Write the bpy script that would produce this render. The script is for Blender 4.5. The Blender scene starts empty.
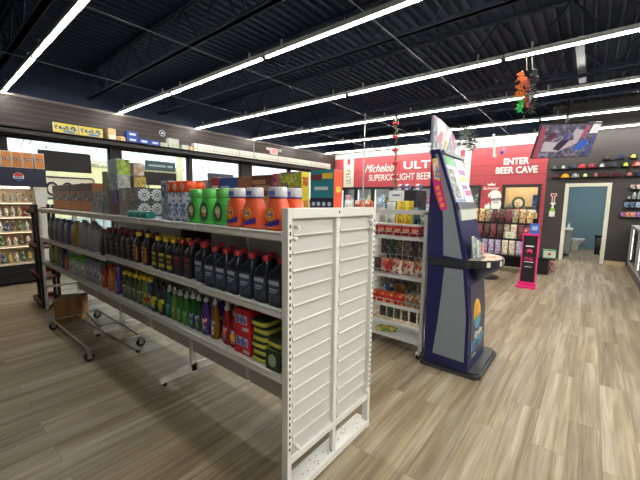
import bpy, bmesh, math, random
from mathutils import Vector, Matrix
random.seed(7)
C = bpy.context.scene.collection
PI = math.pi
SC = bpy.context.scene

# ------------------------------------------------------------------ camera
cam_d = bpy.data.cameras.new('camera'); cam = bpy.data.objects.new('camera', cam_d); C.objects.link(cam)
cam_d.sensor_width = 36.0; cam_d.lens = 332.84 / 640 * 36; cam_d.clip_start = 0.05; cam_d.clip_end = 400
yaw, pitch, roll = math.radians(39.041), math.radians(6.683), math.radians(0.791)
fw = Vector((-math.sin(yaw) * math.cos(pitch), math.cos(yaw) * math.cos(pitch), -math.sin(pitch)))
rt = Vector((math.cos(yaw), math.sin(yaw), 0)); up = rt.cross(fw)
rt2 = math.cos(roll) * rt + math.sin(roll) * up; up2 = -math.sin(roll) * rt + math.cos(roll) * up
cm = Matrix.Identity(4)
for i in range(3):
    cm[i][0] = rt2[i]; cm[i][1] = up2[i]; cm[i][2] = -fw[i]; cm[i][3] = (0, 0, 1.55)[i]
cam.matrix_world = cm
SC.camera = cam
# ------------------------------------------------------------------ world, sun, exposure
w = bpy.data.worlds.new('daylight'); SC.world = w; w.use_nodes = True
nt = w.node_tree; bg = nt.nodes['Background']
tc = nt.nodes.new('ShaderNodeTexCoord'); sp = nt.nodes.new('ShaderNodeSeparateXYZ'); rp = nt.nodes.new('ShaderNodeValToRGB')
nt.links.new(tc.outputs['Generated'], sp.inputs[0]); nt.links.new(sp.outputs['Z'], rp.inputs[0]); nt.links.new(rp.outputs[0], bg.inputs[0])
rp.color_ramp.elements[0].position = 0.0; rp.color_ramp.elements[0].color = (0.95, 0.95, 0.90, 1)
rp.color_ramp.elements[1].position = 0.30; rp.color_ramp.elements[1].color = (0.42, 0.84, 0.95, 1)
bg.inputs[1].default_value = 1.7
sd = bpy.data.lights.new('sun', 'SUN'); sd.energy = 3.0; sd.angle = 0.01; sd.color = (1, .93, .8)
so = bpy.data.objects.new('sun', sd); C.objects.link(so); so.rotation_euler = (math.radians(25), math.radians(48), 0); so.location = (0, 0, 30)
SC.view_settings.view_transform = 'Standard'; SC.view_settings.look = 'None'
SC.view_settings.exposure = 0.2; SC.view_settings.gamma = 1.0; SC.view_settings.use_curve_mapping = False
STRIP_EMIT = 88.0

# ------------------------------------------------------------------ materials
def lin(c):
    if isinstance(c, str):
        c = c.lstrip('#'); c = [int(c[i:i + 2], 16) for i in (0, 2, 4)]
    return tuple(((x / 255) / 12.92 if x / 255 <= .04045 else ((x / 255 + .055) / 1.055) ** 2.4) for x in c)
_M = {}
def mat(name, col, rough=.5, metal=0.0, noise=.08, scale=25, emit=0.0, trans=0.0, spec=.5, bump=0.0):
    if name in _M: return _M[name]
    m = bpy.data.materials.new(name); m.use_nodes = True; nt = m.node_tree; b = nt.nodes['Principled BSDF']
    c = lin(col)
    tcn = nt.nodes.new('ShaderNodeTexCoord'); nz = nt.nodes.new('ShaderNodeTexNoise'); nz.inputs['Scale'].default_value = scale
    mx = nt.nodes.new('ShaderNodeMix'); mx.data_type = 'RGBA'
    nt.links.new(tcn.outputs['Object'], nz.inputs['Vector']); nt.links.new(nz.outputs['Fac'], mx.inputs['Factor'])
    mx.inputs['A'].default_value = tuple(x * (1 - noise) for x in c) + (1,); mx.inputs['B'].default_value = tuple(min(1, x * (1 + noise)) for x in c) + (1,)
    nt.links.new(mx.outputs['Result'], b.inputs['Base Color'])
    b.inputs['Roughness'].default_value = rough; b.inputs['Metallic'].default_value = metal; b.inputs['Specular IOR Level'].default_value = spec
    if trans: b.inputs['Transmission Weight'].default_value = trans
    if emit:
        nt.links.new(mx.outputs['Result'], b.inputs['Emission Color']); b.inputs['Emission Strength'].default_value = emit
    if bump:
        bp = nt.nodes.new('ShaderNodeBump'); bp.inputs['Strength'].default_value = bump; nt.links.new(nz.outputs['Fac'], bp.inputs['Height']); nt.links.new(bp.outputs[0], b.inputs['Normal'])
    _M[name] = m; return m
def printed(name, cols, scale=18, rough=.45, emit=0.0):
    """busy printed packaging: constant-ramp colour patches"""
    if name in _M: return _M[name]
    m = bpy.data.materials.new(name); m.use_nodes = True; nt = m.node_tree; b = nt.nodes['Principled BSDF']
    tcn = nt.nodes.new('ShaderNodeTexCoord'); v = nt.nodes.new('ShaderNodeTexVoronoi'); v.inputs['Scale'].default_value = scale * 1.6
    nt.links.new(tcn.outputs['Object'], v.inputs['Vector'])
    sp = nt.nodes.new('ShaderNodeSeparateColor'); nt.links.new(v.outputs['Color'], sp.inputs[0])
    r = nt.nodes.new('ShaderNodeValToRGB'); r.color_ramp.interpolation = 'CONSTANT'; nt.links.new(sp.outputs[0], r.inputs[0])
    n = len(cols)
    while len(r.color_ramp.elements) < n: r.color_ramp.elements.new(.5)
    for i, c in enumerate(cols):
        r.color_ramp.elements[i].position = i / n; r.color_ramp.elements[i].color = lin(c) + (1,)
    nt.links.new(r.outputs[0], b.inputs['Base Color']); b.inputs['Roughness'].default_value = rough
    if emit:
        nt.links.new(r.outputs[0], b.inputs['Emission Color']); b.inputs['Emission Strength'].default_value = emit
    _M[name] = m; return m
def glass(name, tint=(1, 1, 1), gloss=.08):
    if name in _M: return _M[name]
    m = bpy.data.materials.new(name); m.use_nodes = True; nt = m.node_tree; nt.nodes.remove(nt.nodes['Principled BSDF'])
    t = nt.nodes.new('ShaderNodeBsdfTransparent'); t.inputs[0].default_value = tint + (1,)
    g = nt.nodes.new('ShaderNodeBsdfGlossy'); g.inputs['Roughness'].default_value = .05
    lw = nt.nodes.new('ShaderNodeLayerWeight'); lw.inputs[0].default_value = .25
    ml = nt.nodes.new('ShaderNodeMath'); ml.operation = 'MULTIPLY_ADD'; ml.inputs[1].default_value = .35; ml.inputs[2].default_value = gloss * .4
    mx = nt.nodes.new('ShaderNodeMixShader'); nt.links.new(lw.outputs['Fresnel'], ml.inputs[0]); nt.links.new(ml.outputs[0], mx.inputs[0])
    nt.links.new(t.outputs[0], mx.inputs[1]); nt.links.new(g.outputs[0], mx.inputs[2]); nt.links.new(mx.outputs[0], nt.nodes['Material Output'].inputs[0])
    _M[name] = m; return m

def floor_mat():
    m = bpy.data.materials.new('vinyl_plank'); m.use_nodes = True; nt = m.node_tree; b = nt.nodes['Principled BSDF']; N = nt.nodes.new; Lk = nt.links.new
    def math_(op, a, b_=None, c=None):
        n = N('ShaderNodeMath'); n.operation = op
        for i, v in enumerate((a, b_, c)):
            if v is None: continue
            if isinstance(v, (int, float)): n.inputs[i].default_value = v
            else: Lk(v, n.inputs[i])
        return n.outputs[0]
    tcn = N('ShaderNodeTexCoord'); mp = N('ShaderNodeMapping'); mp.inputs['Rotation'].default_value = (0, 0, PI / 2)
    Lk(tcn.outputs['Object'], mp.inputs[0])
    br = N('ShaderNodeTexBrick'); br.offset = .37; br.inputs['Scale'].default_value = 1; br.inputs['Brick Width'].default_value = 1.22; br.inputs['Row Height'].default_value = .178
    br.inputs['Mortar Size'].default_value = .0012; br.inputs['Color1'].default_value = (0, 0, 0, 1); br.inputs['Color2'].default_value = (1, 1, 1, 1); br.inputs['Mortar'].default_value = (.4, .4, .4, 1)
    Lk(mp.outputs[0], br.inputs['Vector'])
    sx = N('ShaderNodeSeparateXYZ'); Lk(mp.outputs[0], sx.inputs[0])
    zz = math_('MULTIPLY', br.outputs['Color'], 23.0)
    cx = N('ShaderNodeCombineXYZ'); Lk(sx.outputs['X'], cx.inputs[0]); Lk(sx.outputs['Y'], cx.inputs[1]); Lk(zz, cx.inputs[2])
    def noise(sc, det, dist=.3):
        m2 = N('ShaderNodeMapping'); m2.inputs['Scale'].default_value = sc; Lk(cx.outputs[0], m2.inputs[0])
        n = N('ShaderNodeTexNoise'); n.inputs['Scale'].default_value = 1.0; n.inputs['Detail'].default_value = det; n.inputs['Roughness'].default_value = .6; n.inputs['Distortion'].default_value = dist; Lk(m2.outputs[0], n.inputs['Vector']); return n.outputs['Fac']
    fine = noise((2.2, 60, 1), 5); mid = noise((.75, 17, 1), 5, .8); broad = noise((.35, 6.0, 1), 2)
    v = math_('MULTIPLY_ADD', fine, .30, math_('MULTIPLY_ADD', mid, .56, math_('MULTIPLY_ADD', broad, .36, math_('MULTIPLY', br.outputs['Color'], .07))))
    r = N('ShaderNodeValToRGB'); Lk(v, r.inputs[0])
    cr = r.color_ramp; cr.elements[0].position = .40; cr.elements[0].color = lin((92, 77, 60)) + (1,); cr.elements[1].position = .86; cr.elements[1].color = lin((190, 175, 147)) + (1,)
    for p, c in ((.54, (120, 104, 83)), (.64, (142, 126, 102)), (.73, (164, 148, 121))):
        e = cr.elements.new(p); e.color = lin(c) + (1,)
    mo = N('ShaderNodeMix'); mo.data_type = 'RGBA'; Lk(br.outputs['Fac'], mo.inputs['Factor']); Lk(r.outputs[0], mo.inputs['A']); mo.inputs['B'].default_value = lin((116, 101, 80)) + (1,)
    g = math_('MULTIPLY', math_('GREATER_THAN', broad, .54), .30)
    hs = N('ShaderNodeHueSaturation'); hs.inputs['Saturation'].default_value = .45; Lk(mo.outputs['Result'], hs.inputs['Color']); Lk(g, hs.inputs['Fac'])
    Lk(hs.outputs[0], b.inputs['Base Color'])
    b.inputs['Roughness'].default_value = .42; b.inputs['Specular IOR Level'].default_value = .35
    return m
def slat_mat(name, col, groove, pitch=.076, line=.10):
    """horizontal slatwall grooves"""
    m = bpy.data.materials.new(name); m.use_nodes = True; nt = m.node_tree; b = nt.nodes['Principled BSDF']; N = nt.nodes.new; Lk = nt.links.new
    tcn = N('ShaderNodeTexCoord'); s = N('ShaderNodeSeparateXYZ'); Lk(tcn.outputs['Object'], s.inputs[0])
    d = N('ShaderNodeMath'); d.operation = 'DIVIDE'; d.inputs[1].default_value = pitch; Lk(s.outputs['Z'], d.inputs[0])
    f = N('ShaderNodeMath'); f.operation = 'FRACT'; Lk(d.outputs[0], f.inputs[0])
    g = N('ShaderNodeMath'); g.operation = 'LESS_THAN'; g.inputs[1].default_value = line; Lk(f.outputs[0], g.inputs[0])
    mp = N('ShaderNodeMapping'); mp.inputs['Scale'].default_value = (1.5, 1.5, 30); Lk(tcn.outputs['Object'], mp.inputs[0])
    nz = N('ShaderNodeTexNoise'); nz.inputs['Scale'].default_value = 2; nz.inputs['Detail'].default_value = 4; Lk(mp.outputs[0], nz.inputs['Vector'])
    c = lin(col); mx = N('ShaderNodeMix'); mx.data_type = 'RGBA'; mx.inputs['A'].default_value = tuple(x * .75 for x in c) + (1,); mx.inputs['B'].default_value = tuple(x * 1.25 for x in c) + (1,); Lk(nz.outputs['Fac'], mx.inputs['Factor'])
    m2 = N('ShaderNodeMix'); m2.data_type = 'RGBA'; Lk(g.outputs[0], m2.inputs['Factor']); Lk(mx.outputs['Result'], m2.inputs['A']); m2.inputs['B'].default_value = lin(groove) + (1,)
    Lk(m2.outputs['Result'], b.inputs['Base Color']); b.inputs['Roughness'].default_value = .55
    return m

WHITE = mat('white_powder_coat', (232, 232, 229), .35, noise=.03)
WHITE2 = mat('white_shelf_deck', (230, 230, 228), .35, noise=.05, scale=6)
BLACK = mat('black_plastic', (20, 20, 23), .4)
BLACKM = mat('black_metal', (16, 17, 20), .45)
DARKCEIL = mat('navy_black_paint', (34, 45, 68), .7, noise=.2, scale=3, spec=.25)
JOISTM = mat('joist_paint', (22, 31, 50), .7, noise=.15, spec=.25)
STEEL = mat('zinc_steel', (165, 162, 155), .35, .7)
CHROME = mat('chrome_wire', (205, 205, 205), .25, .6)
NAVY = mat('navy_laminate', (24, 26, 84), .35, noise=.05)
GREY = mat('grey_laminate', (128, 138, 148), .4, noise=.05)
DKGREY = mat('charcoal_rubber', (58, 60, 64), .5)
RUBBER = mat('rubber_wheel', (24, 24, 24), .7)
CREAM = mat('cream_board', (226, 220, 204), .6, noise=.03)
REDW = None
TUBE = mat('led_diffuser', (255, 252, 240), .5, noise=0.0, emit=STRIP_EMIT)
ALU = mat('aluminium', (170, 170, 168), .35, .6)
CARD = mat('brown_cardboard', (150, 108, 66), .8, noise=.15, scale=8)
GLASS = glass('clear_glass')
PAPERW = mat('white_paper', (235, 234, 228), .6, noise=.03)
INK = mat('black_ink', (30, 30, 34), .6)

# ------------------------------------------------------------------ mesh helpers
class MB:
    def __init__(s): s.bm = bmesh.new()
    def _add(s, vs, fs, mi=0, smooth=False):
        v = [s.bm.verts.new(p) for p in vs]
        for f in fs:
            try:
                fc = s.bm.faces.new([v[i] for i in f]); fc.material_index = mi; fc.smooth = smooth
            except ValueError: pass
        return v
    def box(s, x0, x1, y0, y1, z0, z1, mi=0, bev=0.0, M=None):
        vs = [(x, y, z) for x in (x0, x1) for y in (y0, y1) for z in (z0, z1)]
        if M is not None: vs = [M @ Vector(p) for p in vs]
        v = s._add(vs, [(0, 1, 3, 2), (4, 6, 7, 5), (0, 4, 5, 1), (2, 3, 7, 6), (0, 2, 6, 4), (1, 5, 7, 3)], mi)
        if bev:
            es = {e for q in v for e in q.link_edges}
            r = bmesh.ops.bevel(s.bm, geom=list(es), offset=bev, segments=2, affect='EDGES', profile=.5)
            for f in r['faces']: f.material_index = mi; f.smooth = True
        return s
    def ring(s, secs, n, mi=0, smooth=True, cap=True):
        """secs: list of lists of n points"""
        vv = [[s.bm.verts.new(p) for p in q] for q in secs]
        for a, b in zip(vv[:-1], vv[1:]):
            for i in range(n):
                j = (i + 1) % n
                f = s.bm.faces.new((a[i], a[j], b[j], b[i])); f.material_index = mi; f.smooth = smooth
        if cap:
            f = s.bm.faces.new(list(reversed(vv[0]))); f.material_index = mi
            f = s.bm.faces.new(vv[-1]); f.material_index = mi
        return s
    def loft(s, secs, n=16, e=4.0, mi=0, smooth=True, cap=True, M=None):
        """secs: (z, width, depth, cx, cy) superellipse rings"""
        out = []
        for q in secs:
            z, wd, dp = q[:3]; cx = q[3] if len(q) > 3 else 0; cy = q[4] if len(q) > 4 else 0; ee = q[5] if len(q) > 5 else e
            pts = []
            for i in range(n):
                t = 2 * PI * (i + .5) / n; c, d = math.cos(t), math.sin(t)
                p = Vector((cx + wd / 2 * math.copysign(abs(c) ** (2 / ee), c), cy + dp / 2 * math.copysign(abs(d) ** (2 / ee), d), z))
                pts.append(M @ p if M is not None else p)
            out.append(pts)
        return s.ring(out, n, mi, smooth, cap)
    def lathe(s, prof, cx=0, cy=0, n=16, mi=0, smooth=True, cap=True, M=None):
        return s.loft([(z, 2 * r, 2 * r, cx, cy) for r, z in prof], n, 2.0, mi, smooth, cap, M)
    def cyl(s, p0, p1, r, n=8, mi=0, r1=None, smooth=True):
        p0, p1 = Vector(p0), Vector(p1); d = (p1 - p0).normalized()
        a = d.orthogonal().normalized(); b = d.cross(a); r1 = r if r1 is None else r1
        return s.ring([[p + (a * math.cos(2 * PI * i / n) + b * math.sin(2 * PI * i / n)) * q for i in range(n)] for p, q in ((p0, r), (p1, r1))], n, mi, smooth)
    def tube(s, pts, r, n=6, mi=0):
        pts = [Vector(p) for p in pts]; secs = []; a = None
        for i, p in enumerate(pts):
            d = (pts[min(i + 1, len(pts) - 1)] - pts[max(i - 1, 0)]).normalized()
            a = d.orthogonal().normalized() if a is None else (a - d * a.dot(d)).normalized()
            b = d.cross(a)
            secs.append([p + (a * math.cos(2 * PI * k / n) + b * math.sin(2 * PI * k / n)) * r for k in range(n)])
        return s.ring(secs, n, mi)
    def prism(s, poly, axis, a0, a1, mi=0):
        """poly: 2-D points in the two other axes (in xyz order)"""
        def P(p, a): return {'x': (a, p[0], p[1]), 'y': (p[0], a, p[1]), 'z': (p[0], p[1], a)}[axis]
        n = len(poly)
        v0 = [s.bm.verts.new(P(p, a0)) for p in poly]; v1 = [s.bm.verts.new(P(p, a1)) for p in poly]
        for f in [v0, v1] + [[v0[i], v0[(i + 1) % n], v1[(i + 1) % n], v1[i]] for i in range(n)]:
            q = s.bm.faces.new(f); q.material_index = mi
        return s
    def ball(s, c, r, sx=1, sy=1, sz=1, n=12, mi=0, half=False, M=None):
        m = n // 2; secs = []
        for k in range(0, m + 1):
            ph = -PI / 2 + PI * k / m
            if half: ph = (PI / 2) * k / m
            rr = max(math.cos(ph), 1e-3) * r; z = math.sin(ph) * r
            pts = [Vector((c[0] + rr * sx * math.cos(2 * PI * i / n), c[1] + rr * sy * math.sin(2 * PI * i / n), c[2] + z * sz)) for i in range(n)]
            secs.append([M @ p for p in pts] if M is not None else pts)
        return s.ring(secs, n, mi)
    def disc(s, c, r, axis='y', t=.001, n=20, mi=0, sx=1, sy=1):
        c = Vector(c); A = {'y': (Vector((1, 0, 0)), Vector((0, 0, 1)), Vector((0, -1, 0))), 'x': (Vector((0, 1, 0)), Vector((0, 0, 1)), Vector((1, 0, 0))), 'z': (Vector((1, 0, 0)), Vector((0, 1, 0)), Vector((0, 0, 1)))}[axis]
        secs = [[c + A[0] * r * sx * math.cos(2 * PI * i / n) + A[1] * r * sy * math.sin(2 * PI * i / n) + A[2] * h for i in range(n)] for h in (0, t)]
        return s.ring(secs, n, mi, smooth=False)
    def build(s, name, mats, parent=None, loc=None, rotz=0, label=None):
        bmesh.ops.recalc_face_normals(s.bm, faces=s.bm.faces[:])
        me = bpy.data.meshes.new(name); s.bm.to_mesh(me); s.bm.free()
        for m in (mats if isinstance(mats, (list, tuple)) else [mats]): me.materials.append(m)
        o = bpy.data.objects.new(name, me); C.objects.link(o)
        if parent: o.parent = parent
        if loc: o.location = loc
        if rotz: o.rotation_euler.z = rotz
        if label: o['label'] = label
        return o
def box(*a, **k): return MB().box(*a, **k)
LABELS = {}
def tag(o, label, cat, group=None):
    o['label'] = label; o['category'] = cat
    if group: o['group'] = group
    LABELS.setdefault(label, []).append(o.name)
    return o
def thing(name, label, cat, loc=(0, 0, 0), rotz=0, group=None):
    o = bpy.data.objects.new(name, None); C.objects.link(o); o.empty_display_size = .05
    o.location = loc; o.rotation_euler = (0, 0, rotz)
    return tag(o, label, cat, group)
def struct(name, mb, m, parent=None, loc=None):
    o = mb.build(name, m, parent, loc)
    if not parent: o['kind'] = 'structure'
    return o
def sgroup(name):
    o = bpy.data.objects.new(name, None); C.objects.link(o); o['kind'] = 'structure'; return o
def dup(root, loc, rotz=0, label=None, group=None):
    r = root.copy(); C.objects.link(r); r.location = loc; r.rotation_euler = (0, 0, rotz)
    if label: r['label'] = label; LABELS.setdefault(label, []).append(r.name)
    if group: r['group'] = group
    for ch in list(root.children):
        c = ch.copy(); C.objects.link(c); c.parent = r
        for g in ch.children:
            d = g.copy(); C.objects.link(d); d.parent = c
    return r
PROTO = {}
def place(key, fn, loc, label, group=None, rotz=0):
    """first call builds the kind with fn(label) -> root, later calls copy it"""
    if key not in PROTO:
        r = fn(label); PROTO[key] = r; r.location = loc; r.rotation_euler = (0, 0, rotz)
        if group: r['group'] = group
        return r
    return dup(PROTO[key], loc, rotz, label, group)
def lettering(name, s, w_, h_, m, parent, loc, face='-y', shear=0.0, ext=.002, bold=.0, rot=0.0):
    """flat raised letters fitted to w_ x h_, centred at loc on a surface facing -y or +x (rot turns them in that surface)"""
    cu = bpy.data.curves.new(name, 'FONT'); cu.body = s; cu.extrude = 0.02; cu.offset = bold; cu.shear = shear; cu.resolution_u = 3; cu.align_x = 'CENTER'
    t = bpy.data.objects.new(name, cu); C.objects.link(t)
    dg = bpy.context.evaluated_depsgraph_get(); dg.update()
    me = bpy.data.meshes.new_from_object(t.evaluated_get(dg)); bpy.data.objects.remove(t); bpy.data.curves.remove(cu)
    xs = [v.co.x for v in me.vertices]; ys = [v.co.y for v in me.vertices]
    cx, cy = (min(xs) + max(xs)) / 2, (min(ys) + max(ys)) / 2; fx = w_ / (max(xs) - min(xs)); fy = h_ / (max(ys) - min(ys))
    R2 = Matrix.Rotation(rot, 4, 'Z')
    base = Matrix.Rotation(PI / 2, 4, 'X')
    if face == '+x': base = Matrix.Rotation(PI / 2, 4, 'Z') @ base
    if face == '+z': base = Matrix.Identity(4)
    for v in me.vertices:
        p = Vector(((v.co.x - cx) * fx, (v.co.y - cy) * fy, v.co.z / .02 * ext))
        v.co = base @ (R2 @ p)
    me.materials.clear(); me.materials.append(m)
    for p in me.polygons: p.material_index = 0
    o = bpy.data.objects.new(name, me); C.objects.link(o); o.location = loc
    if parent: o.parent = parent
    return o
ORD = 'first second third fourth fifth sixth seventh eighth ninth tenth eleventh twelfth thirteenth fourteenth fifteenth sixteenth seventeenth eighteenth nineteenth twentieth'.split()
TENS = {2: ('twenty', 'twentieth'), 3: ('thirty', 'thirtieth'), 4: ('forty', 'fortieth'), 5: ('fifty', 'fiftieth')}
def ordw(i):
    n = i + 1
    if n <= 20: return ORD[n - 1]
    t, u = divmod(n, 10)
    return TENS[t][1] if u == 0 else TENS[t][0] + '-' + ORD[u - 1]

# ================================================================== SETTING
XW, YW = -8.5, 11.44           # window wall, beer-cooler wall
struct('floor', box(-8.6, 6.1, -3.1, 15.1, -.1, 0), floor_mat())
# ---- ceiling: corrugated deck running in depth, open-web joists across
mb = MB(); pts = []
x = -8.7; prof = []
while x < 6.2:
    prof += [(x, 4.24), (x + .085, 4.24), (x + .1, 4.19), (x + .135, 4.19)]; x += .15
mb.prism(prof + [(x, 4.24), (x, 4.34), (-8.7, 4.34)], 'y', -3.1, 12.8)
struct('ceiling', mb, DARKCEIL)
def joist(y):
    mb = MB()
    for dy in (-.035, .012):
        mb.box(-8.5, 6, y + dy, y + dy + .023, 3.62, 3.665); mb.box(-8.5, 6, y + dy, y + dy + .023, 4.14, 4.19)
    mb.box(-8.5, 6, y - .05, y - .012, 3.62, 3.63); mb.box(-8.5, 6, y + .012, y + .05, 3.62, 3.63)
    x = -8.4; k = 0
    while x < 5.6:
        mb.cyl((x, y, 3.64 if k % 2 == 0 else 4.16), (x + .42, y, 4.16 if k % 2 == 0 else 3.64), .014, 6); x += .42; k += 1
    struct('ceiling_joist', mb, JOISTM)
for y in (-1.9, -.4, 1.1, 2.6, 4.1, 5.6, 7.1, 8.6, 10.1): joist(y)
for i, x in enumerate((-6.58, -4.32, -2.06)):
    tag(MB().cyl((x, -3, 3.56), (x, 11.4, 3.56), .008, 8).build('ceiling_conduit', mat('ceiling_conduit_grey', (96, 102, 112), .5, .2)),
        f'thin grey conduit crossing under the ceiling in depth, {ordw(i)} from the window wall', 'pipe', 'ceiling conduits')
mb = MB(); mb.box(-.36, -.26, 5.75, 7.6, 3.66, 3.7)
tag(mb.build('metal_strap', mat('galvanised', (120, 126, 134), .4, .6)), 'flat galvanised metal strap under the dark ceiling, right of the orange tinsel', 'strap')

# ---- walls
SLATD = slat_mat('dark_slatwall', (54, 49, 49), (22, 20, 21))
SLATW = slat_mat('brown_slatwall', (54, 43, 42), (98, 86, 83), .1, .07)
REDM = slat_mat('red_shiplap', (178, 64, 74), (100, 26, 36), .30, .035)
DKTRIM = mat('dark_bronze_trim', (38, 34, 34), .5)
# window wall: piers between openings
wb = [(-3.0, -.85), (1.12, 1.22), (2.96, 3.18), (6.58, 7.0), (10.5, 12.9)]
mb = MB()
for a, b in wb: mb.box(XW - .15, XW, a, b, 0, 2.69)
mb.box(XW - .15, XW, -3, 11.6, 0, .55)
struct('wall_left', mb, DKTRIM)
struct('wall_left_upper', box(XW - .15, XW, -3, 12.9, 2.69, 3.44), SLATW)
struct('wall_left_top', box(XW - .15, XW, -3, 12.9, 3.44, 4.34), DARKCEIL)
struct('trim_1', box(XW, XW + .03, -3, 11.4, 3.41, 3.45), mat('pale_trim', (120, 114, 110), .5))
mb = MB(); mb.box(XW, XW + .40, -3, 11.38, 2.755, 2.79); mb.box(XW + .36, XW + .40, -3, 11.38, 2.69, 2.80)
y = -2.6
while y < 11:
    mb.prism([(XW, 2.70), (XW + .34, 2.76), (XW, 2.76)], 'y', y, y + .02); y += .8
struct('trim_2', mb, DKTRIM)
wins = [(-.85, 1.12), (1.22, 2.96), (3.18, 4.85), (4.94, 6.58), (7.0, 8.7), (8.78, 10.5)]
for i, (a, b) in enumerate(wins):
    mb = MB(); f = .035
    mb.box(XW - .12, XW - .05, a, a + f, .55, 2.69); mb.box(XW - .12, XW - .05, b - f, b, .55, 2.69)
    mb.box(XW - .12, XW - .05, a, b, .55, .6); mb.box(XW - .12, XW - .05, a, b, 2.65, 2.69)
    g = sgroup(f'window_{i + 1}'); mb.build('window_frame', DKTRIM, g)
    box(XW - .09, XW - .084, a + f, b - f, .6, 2.65).build('pane', GLASS, g)
struct('wall_left_mullion', box(XW - .15, XW - .02, 4.85, 4.94, .55, 2.69), DKTRIM)
struct('wall_left_post', box(XW - .15, XW - .02, 8.7, 8.78, .55, 2.69), DKTRIM)
# other walls
struct('wall_right', box(6, 6.15, -3.1, 11.7, 0, 4.34), SLATD)
struct('wall_front', box(-8.65, 6.15, -3.15, -3.0, 0, 4.34), SLATD)
# beer cooler wall (front skin at YW): red board round the door openings
D0 = -8.22; DP = .78
DX = [(D0 + DP * k, D0 + DP * (k + 1)) for k in range(7)]
mb = MB()
mb.box(-8.5, -2.76, YW, YW + .1, 2.12, 3.27)
mb.box(-8.5, D0, YW, YW + .1, 0, 2.12)
mb.box(-2.76, -2.16, YW, YW + .1, 0, 3.27)
mb.box(-2.16, -1.16, YW, YW + .1, 2.12, 3.27)
mb.box(-1.16, -1.07, YW, YW + .1, 0, 3.27)
mb.box(D0, -2.76, YW, YW + .1, 0, .15)
struct('wall_back', mb, REDM)
struct('trim_3', box(-8.5, -1.07, YW - .02, YW + 1.2, 3.27, 3.49), mat('white_cooler_panel', (196, 197, 196), .5, noise=.03))
struct('wall_back_top', box(-8.65, 6.15, YW + 1.3, YW + 1.4, 2.85, 4.34), DARKCEIL)
# right half of that wall: dark slatwall with the washroom doorway
mb = MB()
mb.box(-1.07, -.53, YW + .02, YW + .12, 0, 4.3); mb.box(.27, 6, YW + .02, YW + .12, 0, 4.3); mb.box(-.53, .27, YW + .02, YW + .12, 2.03, 4.3)
struct('wall_back_right', mb, SLATD)
struct('baseboard_back', box(.37, .78, YW - .01, YW + .02, 0, .10), mat('light_wood_base', (190, 168, 132), .6))
mb = MB(); T = mat('cream_door_casing', (216, 213, 198), .5, noise=.03)
mb.box(-.615, -.53, YW - .01, YW + .14, 0, 2.12); mb.box(.27, .355, YW - .01, YW + .14, 0, 2.12); mb.box(-.53, .27, YW - .01, YW + .14, 2.03, 2.12)
g = sgroup('door_1'); mb.build('door_casing', T, g)
mb = MB()
for z in (.25, 1.05, 1.85): mb.box(.255, .27, YW + .1, YW + .13, z, z + .09)
mb.build('hinge', STEEL, g)
# washroom behind the doorway
BLUEW = mat('blue_grey_wall', (110, 138, 146), .7, noise=.03)
mb = MB(); mb.box(-1.05, 1.0, 14.9, 15, 0, 2.7); mb.box(-1.05, -.97, YW + .12, 15, 0, 2.7); mb.box(.92, 1.0, YW + .12, 15, 0, 2.7)
struct('wall_washroom', mb, BLUEW)
struct('ceiling_washroom', box(-1.1, 1.05, YW + .12, 15, 2.7, 2.8), mat('white_ceiling', (225, 225, 222), .8))
bl = bpy.data.lights.new('washroom_lamp', 'AREA'); bl.energy = 34; bl.size = .5; bo = bpy.data.objects.new('washroom_lamp', bl); C.objects.link(bo); bo.location = (0, 13.3, 2.68)

t = thing('vanity', 'grey washroom vanity cabinet with white top, left inside the blue washroom', 'cabinet', (-.68, 12.75, 0))
box(-.25, .26, -.4, .4, .08, .78, bev=.008).build('cabinet_body', mat('grey_cabinet', (140, 142, 142), .5), t)
box(-.26, .28, -.42, .42, .78, .82, bev=.01).build('countertop', PAPERW, t)
box(.26, .272, -.38, .38, .12, .75).build('door', mat('grey_cabinet_door', (132, 134, 134), .5), t)
t = thing('soap_bottle', 'small white pump bottle on the washroom vanity top', 'bottle', (-.50, 12.6, .8205))
MB().lathe([(.03, 0), (.032, .1), (.02, .13)], n=12).build('body', PAPERW, t); MB().cyl((0, 0, .13), (0, 0, .18), .008).box(-.01, .04, -.008, .008, .178, .19).build('pump', PAPERW, t)
t = thing('toilet', 'white toilet beside the vanity in the washroom', 'toilet', (-.33, 14.0, 0), PI / 2)
P_ = mat('porcelain', (226, 228, 226), .15, noise=.02)
MB().loft([(0, .22, .3, 0, .05), (.2, .2, .26, 0, .05), (.36, .34, .46), (.4, .36, .48)], 20, 2.5).build('bowl', P_, t)
MB().loft([(.4, .37, .49), (.425, .37, .49)], 20, 2.5).build('seat', P_, t)
box(-.2, .2, .25, .44, .38, .66, bev=.02).build('tank', P_, t); box(-.21, .21, .24, .45, .66, .69, bev=.01).build('tank_lid', P_, t)
t = thing('waste_bin', 'dark waste bin at the right inside the washroom doorway', 'bin', (.3, 13.6, 0))
MB().loft([(0, .26, .26), (.55, .3, .3)], 16, 6).build('body', mat('dark_bin', (40, 40, 50), .5), t); MB().loft([(.55, .32, .32), (.62, .3, .3)], 16, 6).build('lid', BLACK, t)

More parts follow.
